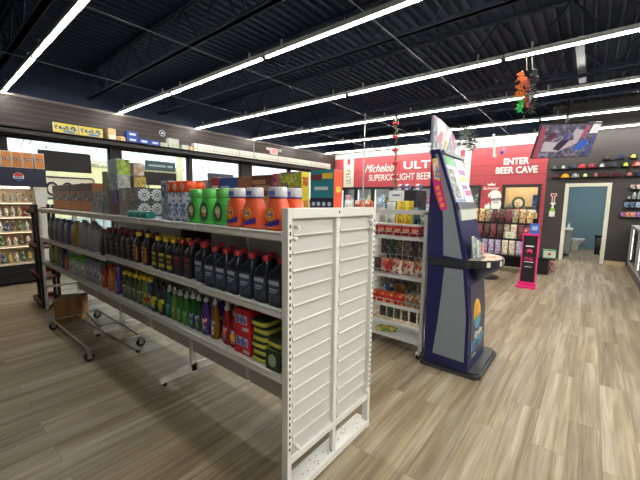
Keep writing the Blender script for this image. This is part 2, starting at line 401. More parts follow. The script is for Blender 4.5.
# ---- cooler interior behind glass doors and the walk-in behind the cave door
COOLW = mat('cooler_white', (215, 218, 216), .6, noise=.03)
mb = MB(); mb.box(-8.4, -2.3, YW + 1.1, YW + 1.15, .1, 2.2); mb.box(-8.4, -2.3, YW + .1, YW + 1.15, 2.12, 2.2); mb.box(-8.4, -2.3, YW + .1, YW + 1.15, .05, .12); mb.box(-2.32, -2.26, YW + .1, YW + 1.15, .05, 2.2)
struct('wall_cooler', mb, COOLW)
mb = MB(); W_ = mat('cave_cream_wall', (232, 214, 172), .7, noise=.04)
mb.box(-2.24, -.98, YW + 1.24, YW + 1.3, 0, 2.6); mb.box(-2.26, -2.2, YW + .1, YW + 1.3, 0, 2.6); mb.box(-1.04, -.98, YW + .13, YW + 1.3, 0, 2.6); mb.box(-2.24, -.98, YW + .12, YW + 1.3, 2.6, 2.66)
struct('wall_cave', mb, W_)
LEDC = mat('cooler_led', (240, 248, 255), .5, noise=0, emit=5)
for i, (a, b) in enumerate(DX):
    g = sgroup(f'door_{i + 2}')
    mb = MB(); f = .07
    mb.box(a, a + f, YW - .03, YW + .06, .15, 2.12); mb.box(b - f, b, YW - .03, YW + .06, .15, 2.12); mb.box(a + f, b - f, YW - .03, YW + .06, .15, .25); mb.box(a + f, b - f, YW - .03, YW + .06, 2.03, 2.12)
    mb.build('door_frame', BLACKM, g)
    box(a + f, b - f, YW, YW + .006, .25, 2.03).build('pane', GLASS, g)
    MB().cyl((b - .035, YW - .07, .9), (b - .035, YW - .07, 1.4), .012).build('handle', BLACKM, g)
    tag(box(a + .02, a + .05, YW + .08, YW + .12, .3, 2.0).build('led_tube', LEDC), f'upright white light tube inside the {ordw(i)} beer cooler door from the left', 'lamp', 'cooler door lights')
g = sgroup('door_9'); mb = MB(); f = .085
mb.box(-2.16, -2.16 + f, YW - .03, YW + .06, 0, 2.12); mb.box(-1.16 - f, -1.16, YW - .03, YW + .06, 0, 2.12); mb.box(-2.16 + f, -1.16 - f, YW - .03, YW + .06, 2.03, 2.12); mb.box(-2.16 + f, -1.16 - f, YW - .03, YW + .06, 0, .2)
mb.build('door_frame', BLACKM, g); box(-2.16 + f, -1.16 - f, YW, YW + .006, .2, 2.03).build('pane', GLASS, g)
MB().cyl((-1.21, YW - .08, .9), (-1.21, YW - .08, 1.3), .014).build('handle', STEEL, g)
tag(box(-2.0, -1.3, YW + .5, YW + .6, 2.52, 2.59).build('ceiling_lamp', mat('cave_lamp', (255, 246, 225), .5, noise=0, emit=26)), 'lamp on the ceiling of the lit beer cave', 'lamp')
t = thing('cave_shelf', 'grey shelf across the back of the beer cave, seen through its door', 'shelf', (-1.64, YW + 1.0, 0))
box(-.55, .55, -.2, .22, 1.42, 1.47).build('shelf', mat('shelf_grey', (110, 118, 124), .5), t); box(-.55, .55, .15, .22, .3, 1.42).build('back_panel', mat('panel_grey', (178, 182, 180), .5), t)
pk = [((70, 110, 180), (30, 60, 130)), ((225, 222, 214), (150, 160, 175)), ((225, 190, 80), (190, 150, 60)), ((40, 70, 150), (220, 220, 220))]
for i, (x, z, w_, h_, c) in enumerate([(-1.36, 1.47, .2, .36, 0), (-2.0, 1.47, .24, .12, 1), (-1.4, .95, .2, .12, 2), (-1.3, 1.07, .16, .14, 3)]):
    tag(box(-w_ / 2, w_ / 2, -.1, .1, 0, h_, bev=.004).build('beer_case', printed(f'case_print_{i}', pk[c], 14), None, (x, YW + (.95 if z > 1.4 else .62), z)),
        ['tall blue beer case on the cave shelf', 'low white and grey pack at the left end of the cave shelf', 'yellow beer case low in the beer cave', 'blue and white pack on top of the yellow case in the cave'][i], 'beer case', 'packs in the beer cave')
box(-1.52, -1.16, YW + .5, YW + .75, 0, .95).build('pack_stand', mat('pack_stand_grey', (120, 120, 118), .6)); o = bpy.data.objects['pack_stand']; tag(o, 'grey low stand under the yellow case in the cave', 'stand')
# beer packs in the cooler
cols = [[(190, 40, 50), (235, 235, 235)], [(30, 60, 140), (225, 228, 235), (190, 200, 215)], [(220, 222, 226), (40, 60, 120)], [(40, 120, 60), (225, 225, 215)], [(205, 170, 70), (235, 230, 210)], [(120, 40, 60), (220, 160, 170)], [(90, 150, 190), (240, 240, 240)], [(30, 30, 40), (200, 180, 90)]]
cn = ['red and white', 'blue and silver', 'silver and navy', 'green and white', 'gold and cream', 'maroon and pink', 'sky blue and white', 'black and gold']
rows = {1.52: 'upper', 1.1: 'middle'}
for i, (a, b) in enumerate(DX):
    g = thing('cooler_shelf', f'pair of wire shelves behind the {ordw(i)} beer cooler door', 'shelf', ((a + b) / 2, YW + .45, 0), 0, 'beer cooler shelves')
    for z in rows:
        mb = MB(); mb.box(-.36, .36, -.27, -.262, z - .03, z - .002); mb.box(-.36, .36, .25, .258, z - .03, z - .002)
        for k in range(15): mb.box(-.35 + k * .05, -.343 + k * .05, -.27, .25, z - .012, z - .002)
        mb.build('shelf', CHROME, g)
    for z in rows:
        for k in range(4):
            q = (i * 3 + k // 2 + (0 if z > 1.3 else 4)) % 8; hh = .2 + .1 * ((i + k) % 3 == 0) + .06 * (k % 2)
            tag(box(-.075, .075, -.1, .1, 0, hh, bev=.004).build('beer_pack', printed(f'beer_print_{q}', cols[q], 22), None, (a + .15 + k * .165, YW + .38, z)),
                f'{cn[q]} beer pack, {ordw(k)} on the {rows[z]} shelf behind the {ordw(i)} cooler door', 'beer pack', 'beer packs in the cooler')

# ---- lettering and boards on the beer wall
WHITEL = mat('white_letter', (240, 238, 232), .5, noise=.02)
def cream_panel(x0, x1, label, tl=.60, tz=-.14):
    t = thing('ultra_banner', label, 'sign', ((x0 + x1) / 2, YW - .006, 2.7))
    hw = (x1 - x0) / 2
    box(-hw, hw, -.008, .004, -.57, .57).build('board', CREAM, t)
    lettering('lettering', 'ULTRA', tl, .22, mat('slate_letter', (70, 74, 80), .5), t, (0, -.009, tz), rot=PI / 2)
    MB().prism([(-.07, .36), (.07, .36), (.07, .55), (-.07, .55)], 'y', -.012, -.008).build('ribbon', mat('ribbon_red', (176, 34, 50), .5), t)
    MB().prism([(-.07, .30), (0, .36), (-.07, .36)], 'y', -.012, -.008).prism([(.07, .30), (.07, .36), (0, .36)], 'y', -.012, -.008).build('ribbon_tail', mat('ribbon_red', (176, 34, 50)), t)
cream_panel(-8.06, -7.57, 'cream vertical banner reading ULTRA at the left end of the red beer wall')
cream_panel(-3.64, -3.12, 'cream vertical banner reading ULTRA behind the blue lottery kiosk', .72, -.10)
t = thing('beer_sign', 'white lettering Michelob ULTRA SUPERIOR LIGHT BEER on the red wall', 'sign', (-5.5, YW, 2.6))
lettering('script_lettering', 'Michelob', 1.25, .30, WHITEL, t, (-.92, -.003, .23), shear=.45)
lettering('large_lettering', 'ULTRA', 1.72, .27, WHITEL, t, (.94, -.003, .27), bold=.015)
lettering('small_lettering', 'SUPERIOR LIGHT BEER', 2.48, .24, WHITEL, t, (-.12, -.003, -.13))
MB().box(-.22, -.02, -.004, 0, .13, .44).build('ribbon', mat('ribbon_red', (176, 34, 50)), t)
t = thing('cave_sign', 'white bold lettering ENTER BEER CAVE over the beer cave door', 'sign', (-1.84, YW, 2.67))
lettering('lettering', 'ENTER', .66, .19, WHITEL, t, (-.01, -.003, .13), bold=.03); lettering('lettering', 'BEER CAVE', 1.08, .20, WHITEL, t, (0, -.003, -.125), bold=.03)
t = thing('brand_decal', 'small white crown and Budweiser lettering left of the cave door', 'decal', (-2.47, YW, 2.02))
lettering('lettering', 'Budweiser', .46, .09, WHITEL, t, (0, -.003, 0), shear=.3, bold=.01)
MB().prism([(-.1, .075), (.1, .075), (.12, .15), (.06, .11), (.0, .17), (-.06, .11), (-.12, .15)], 'y', -.004, 0).build('crown', WHITEL, t)
t = thing('santa_decal', 'white and grey bearded figure decal in a knit hat on the red wall', 'decal', (-2.36, YW - .003, 1.28))
G1 = mat('decal_grey', (158, 166, 172), .6); G2 = mat('decal_dark', (84, 88, 96), .6)
def dp(nm, poly, m, k): MB().prism([(x * .92, z) for x, z in poly], 'y', -.003 - .003 * k, -.003 * k).build(nm, m, t)
dp('coat', [(-.22, 0), (.24, 0), (.26, .10), (.16, .22), (-.10, .22), (-.20, .12)], G1, 0)
dp('mitten', [(-.26, .08), (-.16, .05), (-.12, .20), (-.17, .30), (-.22, .22), (-.27, .24), (-.29, .15)], WHITEL, 1)
dp('beard', [(-.09, .34), (.20, .36), (.22, .22), (.15, .08), (.06, .02), (-.03, .08), (-.09, .2)], WHITEL, 2)
dp('face', [(-.07, .33), (.18, .35), (.18, .45), (-.06, .43)], G1, 3)
dp('moustache', [(-.05, .29), (.05, .33), (.16, .31), (.12, .27), (.05, .29), (-.01, .26)], G1, 3)
dp('hat_brim', [(-.12, .42), (.21, .45), (.22, .53), (-.11, .50)], WHITEL, 4)
dp('hat', [(-.10, .50), (.20, .53), (.15, .63), (.03, .68), (-.09, .66), (-.19, .56), (-.20, .47), (-.14, .46), (-.13, .54)], PAPERW, 3)
dp('glasses', [(-.05, .37), (.03, .38), (.03, .42), (-.05, .41)], G2, 4); dp('glasses', [(.07, .385), (.16, .395), (.16, .43), (.07, .42)], G2, 4)

# ================================================================== CEILING LIGHT STRIPS
JX = [-8.5, -6.1, -3.58, -1.08, 1.42, 3.92, 5.9]
LY = [1.26, 3.17, 5.1, 7.03, 8.95, 10.8, .2, -.9, -2.2, 2.2, 4.1, 6.1]  # last six rows are unseen, added to brighten the right and front
SL = [-.004, .003, .009, .017, .034, .030, 0, 0, 0, 0, 0, 0]      # the rows are hung a touch out of parallel
HOUS = mat('fixture_housing', (150, 152, 150), .4, .2)
def fixture(label, ln, left):
    t = thing('strip_light', label, 'ceiling light')
    MB().box(-ln / 2, ln / 2, -.035, .035, .03, .085).box(-ln / 2 + .3, -ln / 2 + .32, -.01, .01, .085, .17).box(ln / 2 - .32, ln / 2 - .3, -.01, .01, .085, .17).build('housing', HOUS, t)
    MB().prism([(-.012, .03), (-.012, .020), (-.007, .013), (.007, .013), (.012, .020), (.012, .03)], 'x', -ln / 2 + .025, ln / 2 - .025).build('diffuser', TUBE, t)
    MB().box(-ln / 2, -ln / 2 + .024, -.028, .028, .008, .08).build('end_cap', HOUS if left else BLACK, t); MB().box(ln / 2 - .024, ln / 2, -.028, .028, .008, .08).build('end_cap', BLACK, t)
    return t
for r, y in enumerate(LY):
    for k in range(6):
        if (r == 0 and k == 2) or (r == 6 and k < 3) or (6 < r < 9 and k < 4) or (r > 8 and k < 4): continue  # front row has a gap out of view to dim the left floor
        a, b = JX[k], JX[k + 1]; ln = round(b - a - .02, 2)
        where = f'the {ordw(r)} ceiling row in view' if r < 6 else ['the added unseen short row beside the camera', 'the nearer added unseen row behind the camera', 'the farther added unseen row behind the camera', 'the nearest added unseen row at the right', 'the middle added unseen row at the right', 'the far added unseen row at the right'][r - 6]
        lab = f'strip light in {where}, {ordw(k)} from the windows'
        place(('strip', ln, k == 0), lambda l: fixture(l, ln, k == 0), ((a + b) / 2, y + SL[r] * ((a + b) / 2 + 8.5), 3.425), lab, 'ceiling strip lights', math.atan(SL[r]))

# ================================================================== GONDOLA (white double-sided shelving)
X0, X1, YF, YC, YB = -5.765, -1.085, 1.09, 1.49, 1.89
SH = {'top': 1.40, 'mid': 1.02, 'low': .685}
gon = thing('gondola_shelving', 'long white double-sided store shelving with a louvred end panel, in the foreground', 'shelving', (0, 0, 0))
SW = .78
def shelf_mesh(x0, x1, z, side):
    yf, yb = (YF, YC - .03) if side < 0 else (YB, YC + .03)
    mb = MB(); a, b = min(yf, yb), max(yf, yb)
    mb.box(x0 + .003, x1 - .003, a, b, z - .012, z)
    f0, f1 = (yf, yf + .026) if side < 0 else (yf - .026, yf)
    mb.box(x0 + .003, x1 - .003, f0, f1, z - .044, z + .003, bev=.011)
    for x in (x0 + .004, x1 - .010):
        ya, yb2 = (yb, yf + .05) if side < 0 else (yb, yf - .05)
        mb.prism([(ya, z - .013), (yb2, z - .013), (yb2, z - .03), (ya, z - .09)], 'x', x, x + .006)
    return mb
for k in range(6):
    b = X1 - SW * k - (.03 if k == 0 else 0); a = X1 - SW * (k + 1)
    for nm, z in SH.items():
        dz = {'top': [0, 0, 0, 0, 0, 0], 'mid': [0, .012, .018, -.008, -.012, -.014], 'low': [0, 0, 0, 0, 0, 0]}[nm][k]
        for side in (-1, 1): shelf_mesh(a, b, z + dz, side).build('shelf', WHITE2, gon)
    if k < 4: box(a + .02, b - .02, YC - .008, YC + .008, .22, 1.375).build('back_panel', mat('back_panel_white', (196, 196, 194), .5, noise=.04, scale=5), gon)
    else: box(a + .02, b - .02, YC - .008, YC + .008, .22, 1.0).build('back_panel', mat('back_panel_white', (196, 196, 194)), gon)
for k in range(7):
    x = X1 - SW * k
    if k == 0: continue
    mb = MB(); mb.box(x - .016, x + .016, YC - .025, YC + .025, .02 if k % 2 == 0 else .24, 1.42)
    for q in range(34):
        z = .3 + q * .032
        mb.box(x - .004, x + .004, YC - .0255, YC - .024, z, z + .016, 1)
    mb.build('upright', [WHITE, BLACK], gon)
    if k % 2: continue
    ft = MB().prism([(YF + .1, .03), (YB - .1, .03), (YB - .1, .075), (YC + .03, .10), (YC - .03, .10), (YF + .1, .075)], 'x', x - .016, x + .016).build('foot', WHITE, gon)
    MB().cyl((x, YF + .14, 0), (x, YF + .14, .03), .018, 10).build('glide', BLACK, ft); MB().cyl((x, YB - .14, 0), (x, YB - .14, .03), .018, 10).build('glide', BLACK, ft)
# left end: white frame
mb = MB()
for y in (YF, YB - .03): mb.box(X0 - .03, X0, y, y + .03, 0, 1.42)
for z in (.05, .30, .62): mb.box(X0 - .03, X0, YF, YB, z, z + .025)
mb.build('end_frame', WHITE, gon)
# right end: louvred frame
XE = X1
mb = MB()
for y in (YF, YB - .03):
    mb.box(XE - .03, XE + .012, y, y + .03, 0, 1.515, bev=.003)
mb.box(XE - .03, XE + .012, YF + .03, YB - .03, 1.465, 1.515, bev=.003)
mb.box(XE - .025, XE + .008, YF + .03, YB - .03, .215, .25, bev=.003)
fr = mb.build('end_frame', WHITE, gon)
mb = MB(); q = 0
while .30 + q * .034 < 1.45:
    z = .30 + q * .034
    for y in (YF + .010, YB - .020): mb.box(XE + .0115, XE + .0128, y, y + .010, z, z + .017)
    q += 1
mb.build('slot_row', mat('slot_shadow', (60, 60, 60), .6), fr)
ym = (YF + YB) / 2
box(XE - .02, XE + .006, ym - .016, ym + .016, .06, 1.465, bev=.003).build('centre_post', WHITE, fr)
for a, b in ((YF + .03, ym - .016), (ym + .016, YB - .03)):
    mb = MB(); nz = 14; h = (1.465 - .25) / nz
    for i in range(nz):
        z0 = .25 + h * i
        # each louvre leans out to a bright rolled lower lip
        mb.prism([(XE - .022, z0 + .001), (XE - .007, z0 + .001), (XE - .001, z0 + .005), (XE - .006, z0 + .012), (XE - .018, z0 + h), (XE - .022, z0 + h)], 'y', a + .022, b - .022)
    mb.box(XE - .024, XE - .016, a, b, .25, 1.465)
    mb.build('louvre_panel', mat('louvre_white', (200, 201, 199), .30, noise=.03), fr)
for y, z in ((YF + .06, 1.425), (YF + .045, 1.37), (YB - .06, 1.43), (YB - .045, 1.385), (YF + .06, .305), (YF + .075, .285), (YB - .06, .30)):
    MB().cyl((XE - .004, y, z), (XE + .018, y, z), .009, 10).ball((XE + .018, y, z), .012, n=8).build('hook_knob', WHITE, fr)
MB().cyl((XE + .010, ym, 1.492), (XE + .014, ym, 1.492), .006, 8).build('screw', BLACK, fr)
mb = MB(); mb.box(XE - .09, XE + .014, YF + .0, YB, .012, .06, bev=.004)
mb.build('base_channel', WHITE, fr)
mb = MB()
random.seed(3)
for i in range(46):
    x = XE - .085 + random.random() * .09; y = YF + .03 + random.random() * .74; s_ = .002 + random.random() * .004
    mb.box(x, x + s_, y, y + s_ * 1.6, .0595, .0605)
mb.build('paint_chip', mat('chip_dark', (90, 86, 80), .7), fr)

# ================================================================== BOTTLE AND PACKAGE BUILDERS (front faces -y)
def quart(key, body, cap, lab, lab2, w_=.105, d_=.068, h=.25, strip=None, low=False):
    def fn(label):
        t = thing('oil_bottle', label, 'bottle')
        MB().loft([(0, w_ * .94, d_ * .94), (.008, w_, d_), (h * .60, w_, d_), (h * .68, w_ * .9, d_ * .95, .004), (h * .76, w_ * .62, d_ * .8, w_ * .14), (h * .83, .04, .04, w_ * .2, 0, 2), (h * .88, .036, .036, w_ * .2, 0, 2)], 20, 5, M=None).build('body', body, t)
        MB().lathe([(.021, h * .87), (.022, h * .885), (.022, h * .985), (.018, h)], w_ * .2, 0, 14).build('cap', cap, t)
        l = MB().box(-w_ * .40, w_ * .40, -d_ / 2 - .0012, -d_ / 2 + .004, h * .1, h * .56, bev=.001).build('label', lab, t)
        mb = MB(); mb.box(-w_ * .34, w_ * .34, -d_ / 2 - .002, -d_ / 2, h * .44, h * .52); mb.box(-w_ * .30, w_ * .24, -d_ / 2 - .002, -d_ / 2, h * .33, h * .36); mb.box(-w_ * .30, w_ * .12, -d_ / 2 - .002, -d_ / 2, h * .28, h * .30)
        if low: mb.box(-w_ * .36, w_ * .36, -d_ / 2 - .002, -d_ / 2, h * .12, h * .22)
        mb.build('label_print', lab2, l)
        if strip: MB().prism([(-w_ * .34, h * .12), (w_ * .1, h * .12), (w_ * .34, h * .40), (w_ * .0, h * .40)], 'y', -d_ / 2 - .0018, -d_ / 2).build('label_band', strip, l)
        MB().prism([(-w_ * .18, h * .655), (w_ * .02, h * .66), (w_ * .1, h * .80), (w_ * .06, h * .80)], 'y', -d_ * .32 - .004, -d_ * .3).build('painted_glint', mat('grip_sheen', (120, 122, 130), .3), t)  # light streak along the handle edge, put in as a pale sliver
        return t
    return key, fn
def jug(key, body, cap, lab, h=.28, w_=.2, d_=.12, lw=.8):
    def fn(label):
        t = thing('jug', label, 'jug')
        MB().loft([(0, w_ * .95, d_ * .95), (.01, w_, d_), (h * .62, w_, d_), (h * .80, w_ * .82, d_ * .9, -.01), (h * .90, w_ * .4, d_ * .55, -w_ * .2), (h * .93, .05, .05, -w_ * .22, 0, 2)], 20, 4.5).build('body', body, t)
        MB().lathe([(.026, h * .925), (.026, h * .99), (.022, h)], -w_ * .22, 0, 14).build('cap', cap, t)
        MB().tube([(-w_ * .08, 0, h * .90), (w_ * .12, 0, h * .95), (w_ * .34, 0, h * .88), (w_ * .43, 0, h * .72)], .012, 8).build('handle', body, t)
        MB().box(-w_ * lw / 2, w_ * lw / 2, -d_ / 2 - .0015, -d_ / 2 + .004, h * .1, h * .52, bev=.001).build('label', lab, t)
        return t
    return key, fn
def dish(key, liquid, cap, lab, h=.235, w_=.075, lab2=None):
    def fn(label):
        t = thing('soap_bottle', label, 'bottle')
        MB().loft([(0, w_ * .9, .042), (.008, w_, .048), (h * .3, w_ * .98, .048), (h * .5, w_ * .82, .045), (h * .66, w_ * .8, .042), (h * .78, w_ * .42, .03), (h * .82, .026, .026)], 18, 2.6).build('body', liquid, t)
        MB().lathe([(.016, h * .81), (.017, h * .90), (.009, h * .92), (.008, h), (.004, h * 1.005)], n=12).build('cap', cap, t)
        l = MB().loft([(h * .10, w_ * .80, .051), (h * .44, w_ * .80, .0505)], 18, 2.6).build('label', lab, t)
        if lab2: MB().disc((0, -.0262, h * .27), .020, t=.0012, sy=1.3).build('label_print', lab2, l)
        return t
    return key, fn
def flask(key, body, cap, lab, h=.24, w_=.085, d_=.06, caph=.16, print_=None, e=3):
    def fn(label):
        t = thing('cleaner_bottle', label, 'bottle')
        MB().loft([(0, w_ * .92, d_ * .92), (.008, w_, d_), (h * .5, w_, d_), (h * .7, w_ * .72, d_ * .8), (h * (1 - caph - .02), .036, .036, 0, 0, 2), (h * (1 - caph), .034, .034, 0, 0, 2)], 18, e).build('body', body, t)
        MB().lathe([(.021, h * (1 - caph) - .004), (.022, h * (1 - caph * .5)), (.017, h)], n=14).build('cap', cap, t)
        l = MB().loft([(h * .12, w_ * .97, d_ * 1.04), (h * .48, w_ * .97, d_ * 1.04)], 18, e).build('label', lab, t)
        if print_: MB().disc((0, -d_ * .53, h * .3), w_ * .3, t=.0015, sy=1.2).build('label_print', print_, l)
        return t
    return key, fn
def spray_can(key, body, cap, lab, h=.24, r=.033):
    def fn(label):
        t = thing('spray_can', label, 'can')
        MB().lathe([(r * .95, 0), (r, .004), (r, h * .74), (r * .9, h * .78)], n=18).build('body', body, t)
        MB().lathe([(r * .92, h * .77), (r * .94, h * .80), (r * .9, h * .94), (r * .75, h)], n=18).build('cap', cap, t)
        MB().lathe([(r * 1.01, h * .2), (r * 1.01, h * .6)], n=18).build('label', lab, t)
        return t
    return key, fn
def carton(label, name, cat, w_, d_, h, m, loc, rotz=0, panels=(), group=None, bev=.003):
    """printed carton; panels: (face, a0, a1, z0, z1, material, part name)"""
    t = thing(name, label, cat, loc, rotz, group)
    box(-w_ / 2, w_ / 2, -d_ / 2, d_ / 2, 0, h, bev=bev).build('carton', m, t)
    for f, a0, a1, z0, z1, pm, nm in panels:
        mb = MB()
        if f == 'f': mb.box(a0 * w_, a1 * w_, -d_ / 2 - .0015, -d_ / 2 + .001, z0 * h, z1 * h)
        elif f == 'r': mb.box(w_ / 2 - .001, w_ / 2 + .0015, a0 * d_, a1 * d_, z0 * h, z1 * h)
        elif f == 'l': mb.box(-w_ / 2 - .0015, -w_ / 2 + .001, a0 * d_, a1 * d_, z0 * h, z1 * h)
        elif f == 't': mb.box(a0 * w_, a1 * w_, z0 * d_, z1 * d_, h - .001, h + .0015)
        mb.build(nm, pm, t)
    return t
def pillow_bag(key, m, w_=.16, h=.22, d_=.06, band=None, bandm=None, name='snack_bag', cat='bag'):
    def fn(label):
        t = thing(name, label, cat)
        secs = []
        for k in range(9):
            f = k / 8; th = d_ * max(.06, math.sin(PI * min(1, max(0, f))) ** .55); ww = w_ * (.97 if k in (0, 8) else .93 + .04 * abs(f - .5))
            secs.append((f * h, ww, th, 0, 0, 2.4))
        MB().loft(secs, 16).build('bag', m, t)
        if bandm: MB().loft([(h * .35, w_ * .62, d_ * 1.05, 0, 0, 2.6), (h * .55, w_ * .66, d_ * 1.07, 0, 0, 2.6), (h * .75, w_ * .6, d_ * .95, 0, 0, 2.6)], 16).build('front_print', bandm, t)
        return t
    return key, fn

# ================================================================== PRODUCTS: MIDDLE SHELF (oil)
def mz(x): return max(mz1(x - .056), mz1(x + .056))
def mz1(x):
    k = int((X1 - x) / SW); return 1.0205 + [0, .012, .018, -.008, -.012, -.014][max(0, min(5, k))]
OILB = mat('oil_black', (22, 24, 34), .3); OILN = mat('oil_navy', (24, 28, 44), .3)
REDC = mat('red_cap', (184, 48, 58), .4); DRED = mat('dark_red_cap', (120, 26, 46), .4); YELC = mat('yellow_cap', (232, 206, 50), .4)
LABN = printed('label_slate', [(54, 70, 96), (40, 52, 76), (70, 86, 110), (60, 76, 100)], 60); LPRT = mat('label_print_pale', (178, 188, 200), .5); LPR2 = mat('label_print_red', (150, 60, 60), .5)
LABP = printed('label_plum', [(52, 34, 52), (70, 46, 66), (40, 28, 46)], 60); LABK = mat('label_black', (26, 26, 36), .4); LABO = mat('label_orange', (226, 150, 60), .5)
LABY = mat('label_yellow', (214, 200, 70), .5)
big = quart('big', OILN, REDC, LABN, LPRT, .108, .07, .25)
yq = quart('yq', OILB, YELC, LABK, LABY, .1, .066, .245, low=True)
oq = quart('oq', OILB, YELC, LABO, mat('label_stripe', (60, 40, 60), .5), .1, .066, .245, strip=mat('band_plum', (110, 40, 60), .5))
pq = quart('pq', OILB, REDC, LABP, LPR2, .1, .066, .25)
rq = quart('rq', OILB, DRED, LABK, mat('label_print_dim', (120, 120, 128), .5), .1, .066, .245)
FRONT = 1.115
def oilrow(kf, xs, lab, grp, rowlab=None, dy=0, dx=0):
    for i, x in enumerate(xs):
        key, fn = kf
        place(key, fn, (x + dx, FRONT + .035 + dy, mz(x + dx)), lab.replace('#', ordw(i)), grp, rotz=random.uniform(-.09, .09))
bx = [-1.195, -1.308, -1.43, -1.545, -1.655, -1.77, -1.885]
oilrow(big, bx, 'large black red-capped oil bottle in the front row, # from the end frame', 'black oil bottles with red caps')
oilrow(big, [-1.25, -1.365, -1.48, -1.60, -1.715, -1.83], 'black red-capped oil bottle in the row behind, # from the end frame', 'black oil bottles with red caps', dy=.085)
oilrow(pq, [-2.03, -2.15], 'front black oil bottle with plum label, # left of the slate labels', 'plum label oil bottles')
oilrow(pq, [-1.99, -2.10], 'plum-label oil bottle behind the front two plum-label bottles, # from the right', 'plum label oil bottles', dy=.085)
oilrow(yq, [-2.262, -2.375, -2.49], 'yellow-capped black oil bottle in front, # left of the plum labels', 'yellow cap oil bottles')
oilrow(yq, [-2.22, -2.33, -2.45, -2.56], 'yellow-capped black oil bottle in the back row, # from the right', 'yellow cap oil bottles', dy=.085)
oilrow(oq, [-2.66, -2.82], 'black oil bottle with a diagonal orange label, # from the right of the pair', 'orange label oil bottles')
rx = [-2.95, -3.07, -3.19, -3.32, -3.45, -3.58]
oilrow(rq, rx, 'slim black dark-red-capped bottle in front, # left of the orange labels', 'dark red cap oil bottles')
oilrow(rq, [-2.72, -2.87, -2.99, -3.12, -3.25, -3.38], 'dark red-capped bottle in the second row, # from the right', 'dark red cap oil bottles', dy=.085)
GJ = mat('jug_grey', (106, 112, 126), .4); BJ = mat('jug_blue_label', (44, 52, 100), .4); YJ = mat('jug_yellow', (160, 146, 56), .4); WJ = mat('jug_pale', (146, 148, 152), .4)
for x, kf, lab in [(-5.45, jug('gj', GJ, BLACK, BJ), 'grey jug with dark cap, leftmost on the middle shelf'), (-5.22, jug('gj', GJ, BLACK, BJ), 'grey jug with dark cap and blue label, second from the left on the middle shelf'),
                   (-4.98, jug('bj', mat('jug_slate_blue', (74, 84, 128), .4), mat('navy_cap', (40, 46, 80), .4), BJ), 'slate blue jug beside the grey jugs on the middle shelf'), (-4.74, jug('bj', None, None, None), 'slate blue jug next to the yellow one on the middle shelf'),
                   (-4.47, jug('yj', YJ, mat('olive_cap', (150, 140, 60), .4), mat('label_mustard', (150, 110, 50), .5)), 'yellow jug with mustard label on the middle shelf'), (-4.2, jug('wj', WJ, mat('pale_cap', (150, 150, 152), .4), mat('label_pale', (150, 156, 164), .5), .30), 'pale grey round jug right of the yellow jug on the middle shelf'),
                   (-3.92, jug('wj', None, None, None), 'pale grey jug left of the slim black oil bottles')]:
    place(kf[0], kf[1], (x, 1.19, mz(x) ), lab, 'jugs on the middle shelf')
tag(box(-.13, .13, -.05, .05, 0, .31, bev=.003).build('storage_box', mat('black_carton', (24, 24, 28), .5), None, (-2.36, 1.385, mz(-2.36))), 'plain black box standing behind the yellow-capped oil bottles', 'box')

# ================================================================== PRODUCTS: BOTTOM SHELF (cleaners)
LZ = .6865
def low(kf, x, lab, grp, y=1.155, rot=None):
    return place(kf[0], kf[1], (x, y, LZ), lab, grp, rotz=random.uniform(-.12, .12) if rot is None else rot)
GT = mat('liquid_teal', (28, 96, 100), .15, trans=.25); GG = mat('liquid_green', (54, 124, 40), .15, trans=.25); GL = mat('liquid_lime', (100, 138, 48), .15, trans=.25); GE = mat('liquid_emerald', (22, 86, 46), .15, trans=.25)
PU = mat('liquid_purple', (70, 44, 130), .15, trans=.1); GO = mat('liquid_amber', (140, 98, 30), .15, trans=.15); RD = mat('liquid_red', (150, 26, 34), .15, trans=.1)
CLR = mat('clear_cap', (190, 200, 200), .2); LBB = printed('label_blue_print', [(40, 60, 130), (200, 210, 220), (60, 100, 170)], 70); LBG = printed('label_green_print', [(170, 190, 60), (60, 130, 60), (200, 200, 120)], 70); LBR = printed('label_red_print', [(190, 40, 50), (220, 210, 210), (50, 60, 140)], 70)
LT = mat('label_translucent', (110, 160, 120), .4)
for x, kf, lab in [(-2.35, dish('dt', GT, CLR, mat('label_teal', (60, 140, 150), .4)), 'teal dish soap bottle right of the black and lime bags'), (-2.27, dish('dl', GL, CLR, LBG), 'lime green dish soap bottle beside the teal one'),
                   (-2.19, dish('dg', GG, CLR, LT), 'bright green dish soap bottle, third bottle from the teal one'), (-2.11, dish('dg', None, None, None), 'bright green dish soap bottle, fourth from the teal one'),
                   (-2.025, dish('de', GE, CLR, LBB, .25), 'dark green dish soap bottle with blue label'), (-1.955, dish('de', None, None, None, .25), 'dark green dish soap bottle half hidden left of the purple one'), (-1.87, dish('dp', PU, CLR, LBR, .26, .085), 'purple cleaner bottle with red and white label on the bottom shelf'),
                   (-1.77, dish('do', GO, CLR, printed('label_amber', [(60, 70, 140), (220, 190, 80), (230, 220, 200)], 70), .26, .08), 'amber cleaner bottle next to the purple one'), (-1.645, dish('dr', RD, CLR, LBR, .255, .082, mat('fruit_orange', (236, 120, 80), .5)), 'red dish soap bottle, the clearer one left of the red scouring pad boxes'),
                   (-1.565, dish('dr2', RD, CLR, LBB, .24, .075, mat('fruit_yellow', (236, 190, 80), .5)), 'red dish soap bottle with blue label touching the red boxes')]:
    low(kf, x, lab, 'dish soap bottles')
for i, (x, kf) in enumerate([(-2.30, 'dt'), (-2.22, 'dl'), (-2.14, 'dg'), (-2.06, 'de'), (-1.83, 'dp'), (-1.73, 'do'), (-1.60, 'dr')]):
    nm = {'dt': 'teal', 'dl': 'lime', 'dg': 'bright green', 'de': 'dark green', 'dp': 'purple', 'do': 'amber', 'dr': 'red'}[kf]
    dup(PROTO[kf], (x, 1.24, LZ), 0, f'{nm} soap bottle in the second row behind the front {nm} one', 'dish soap bottles')
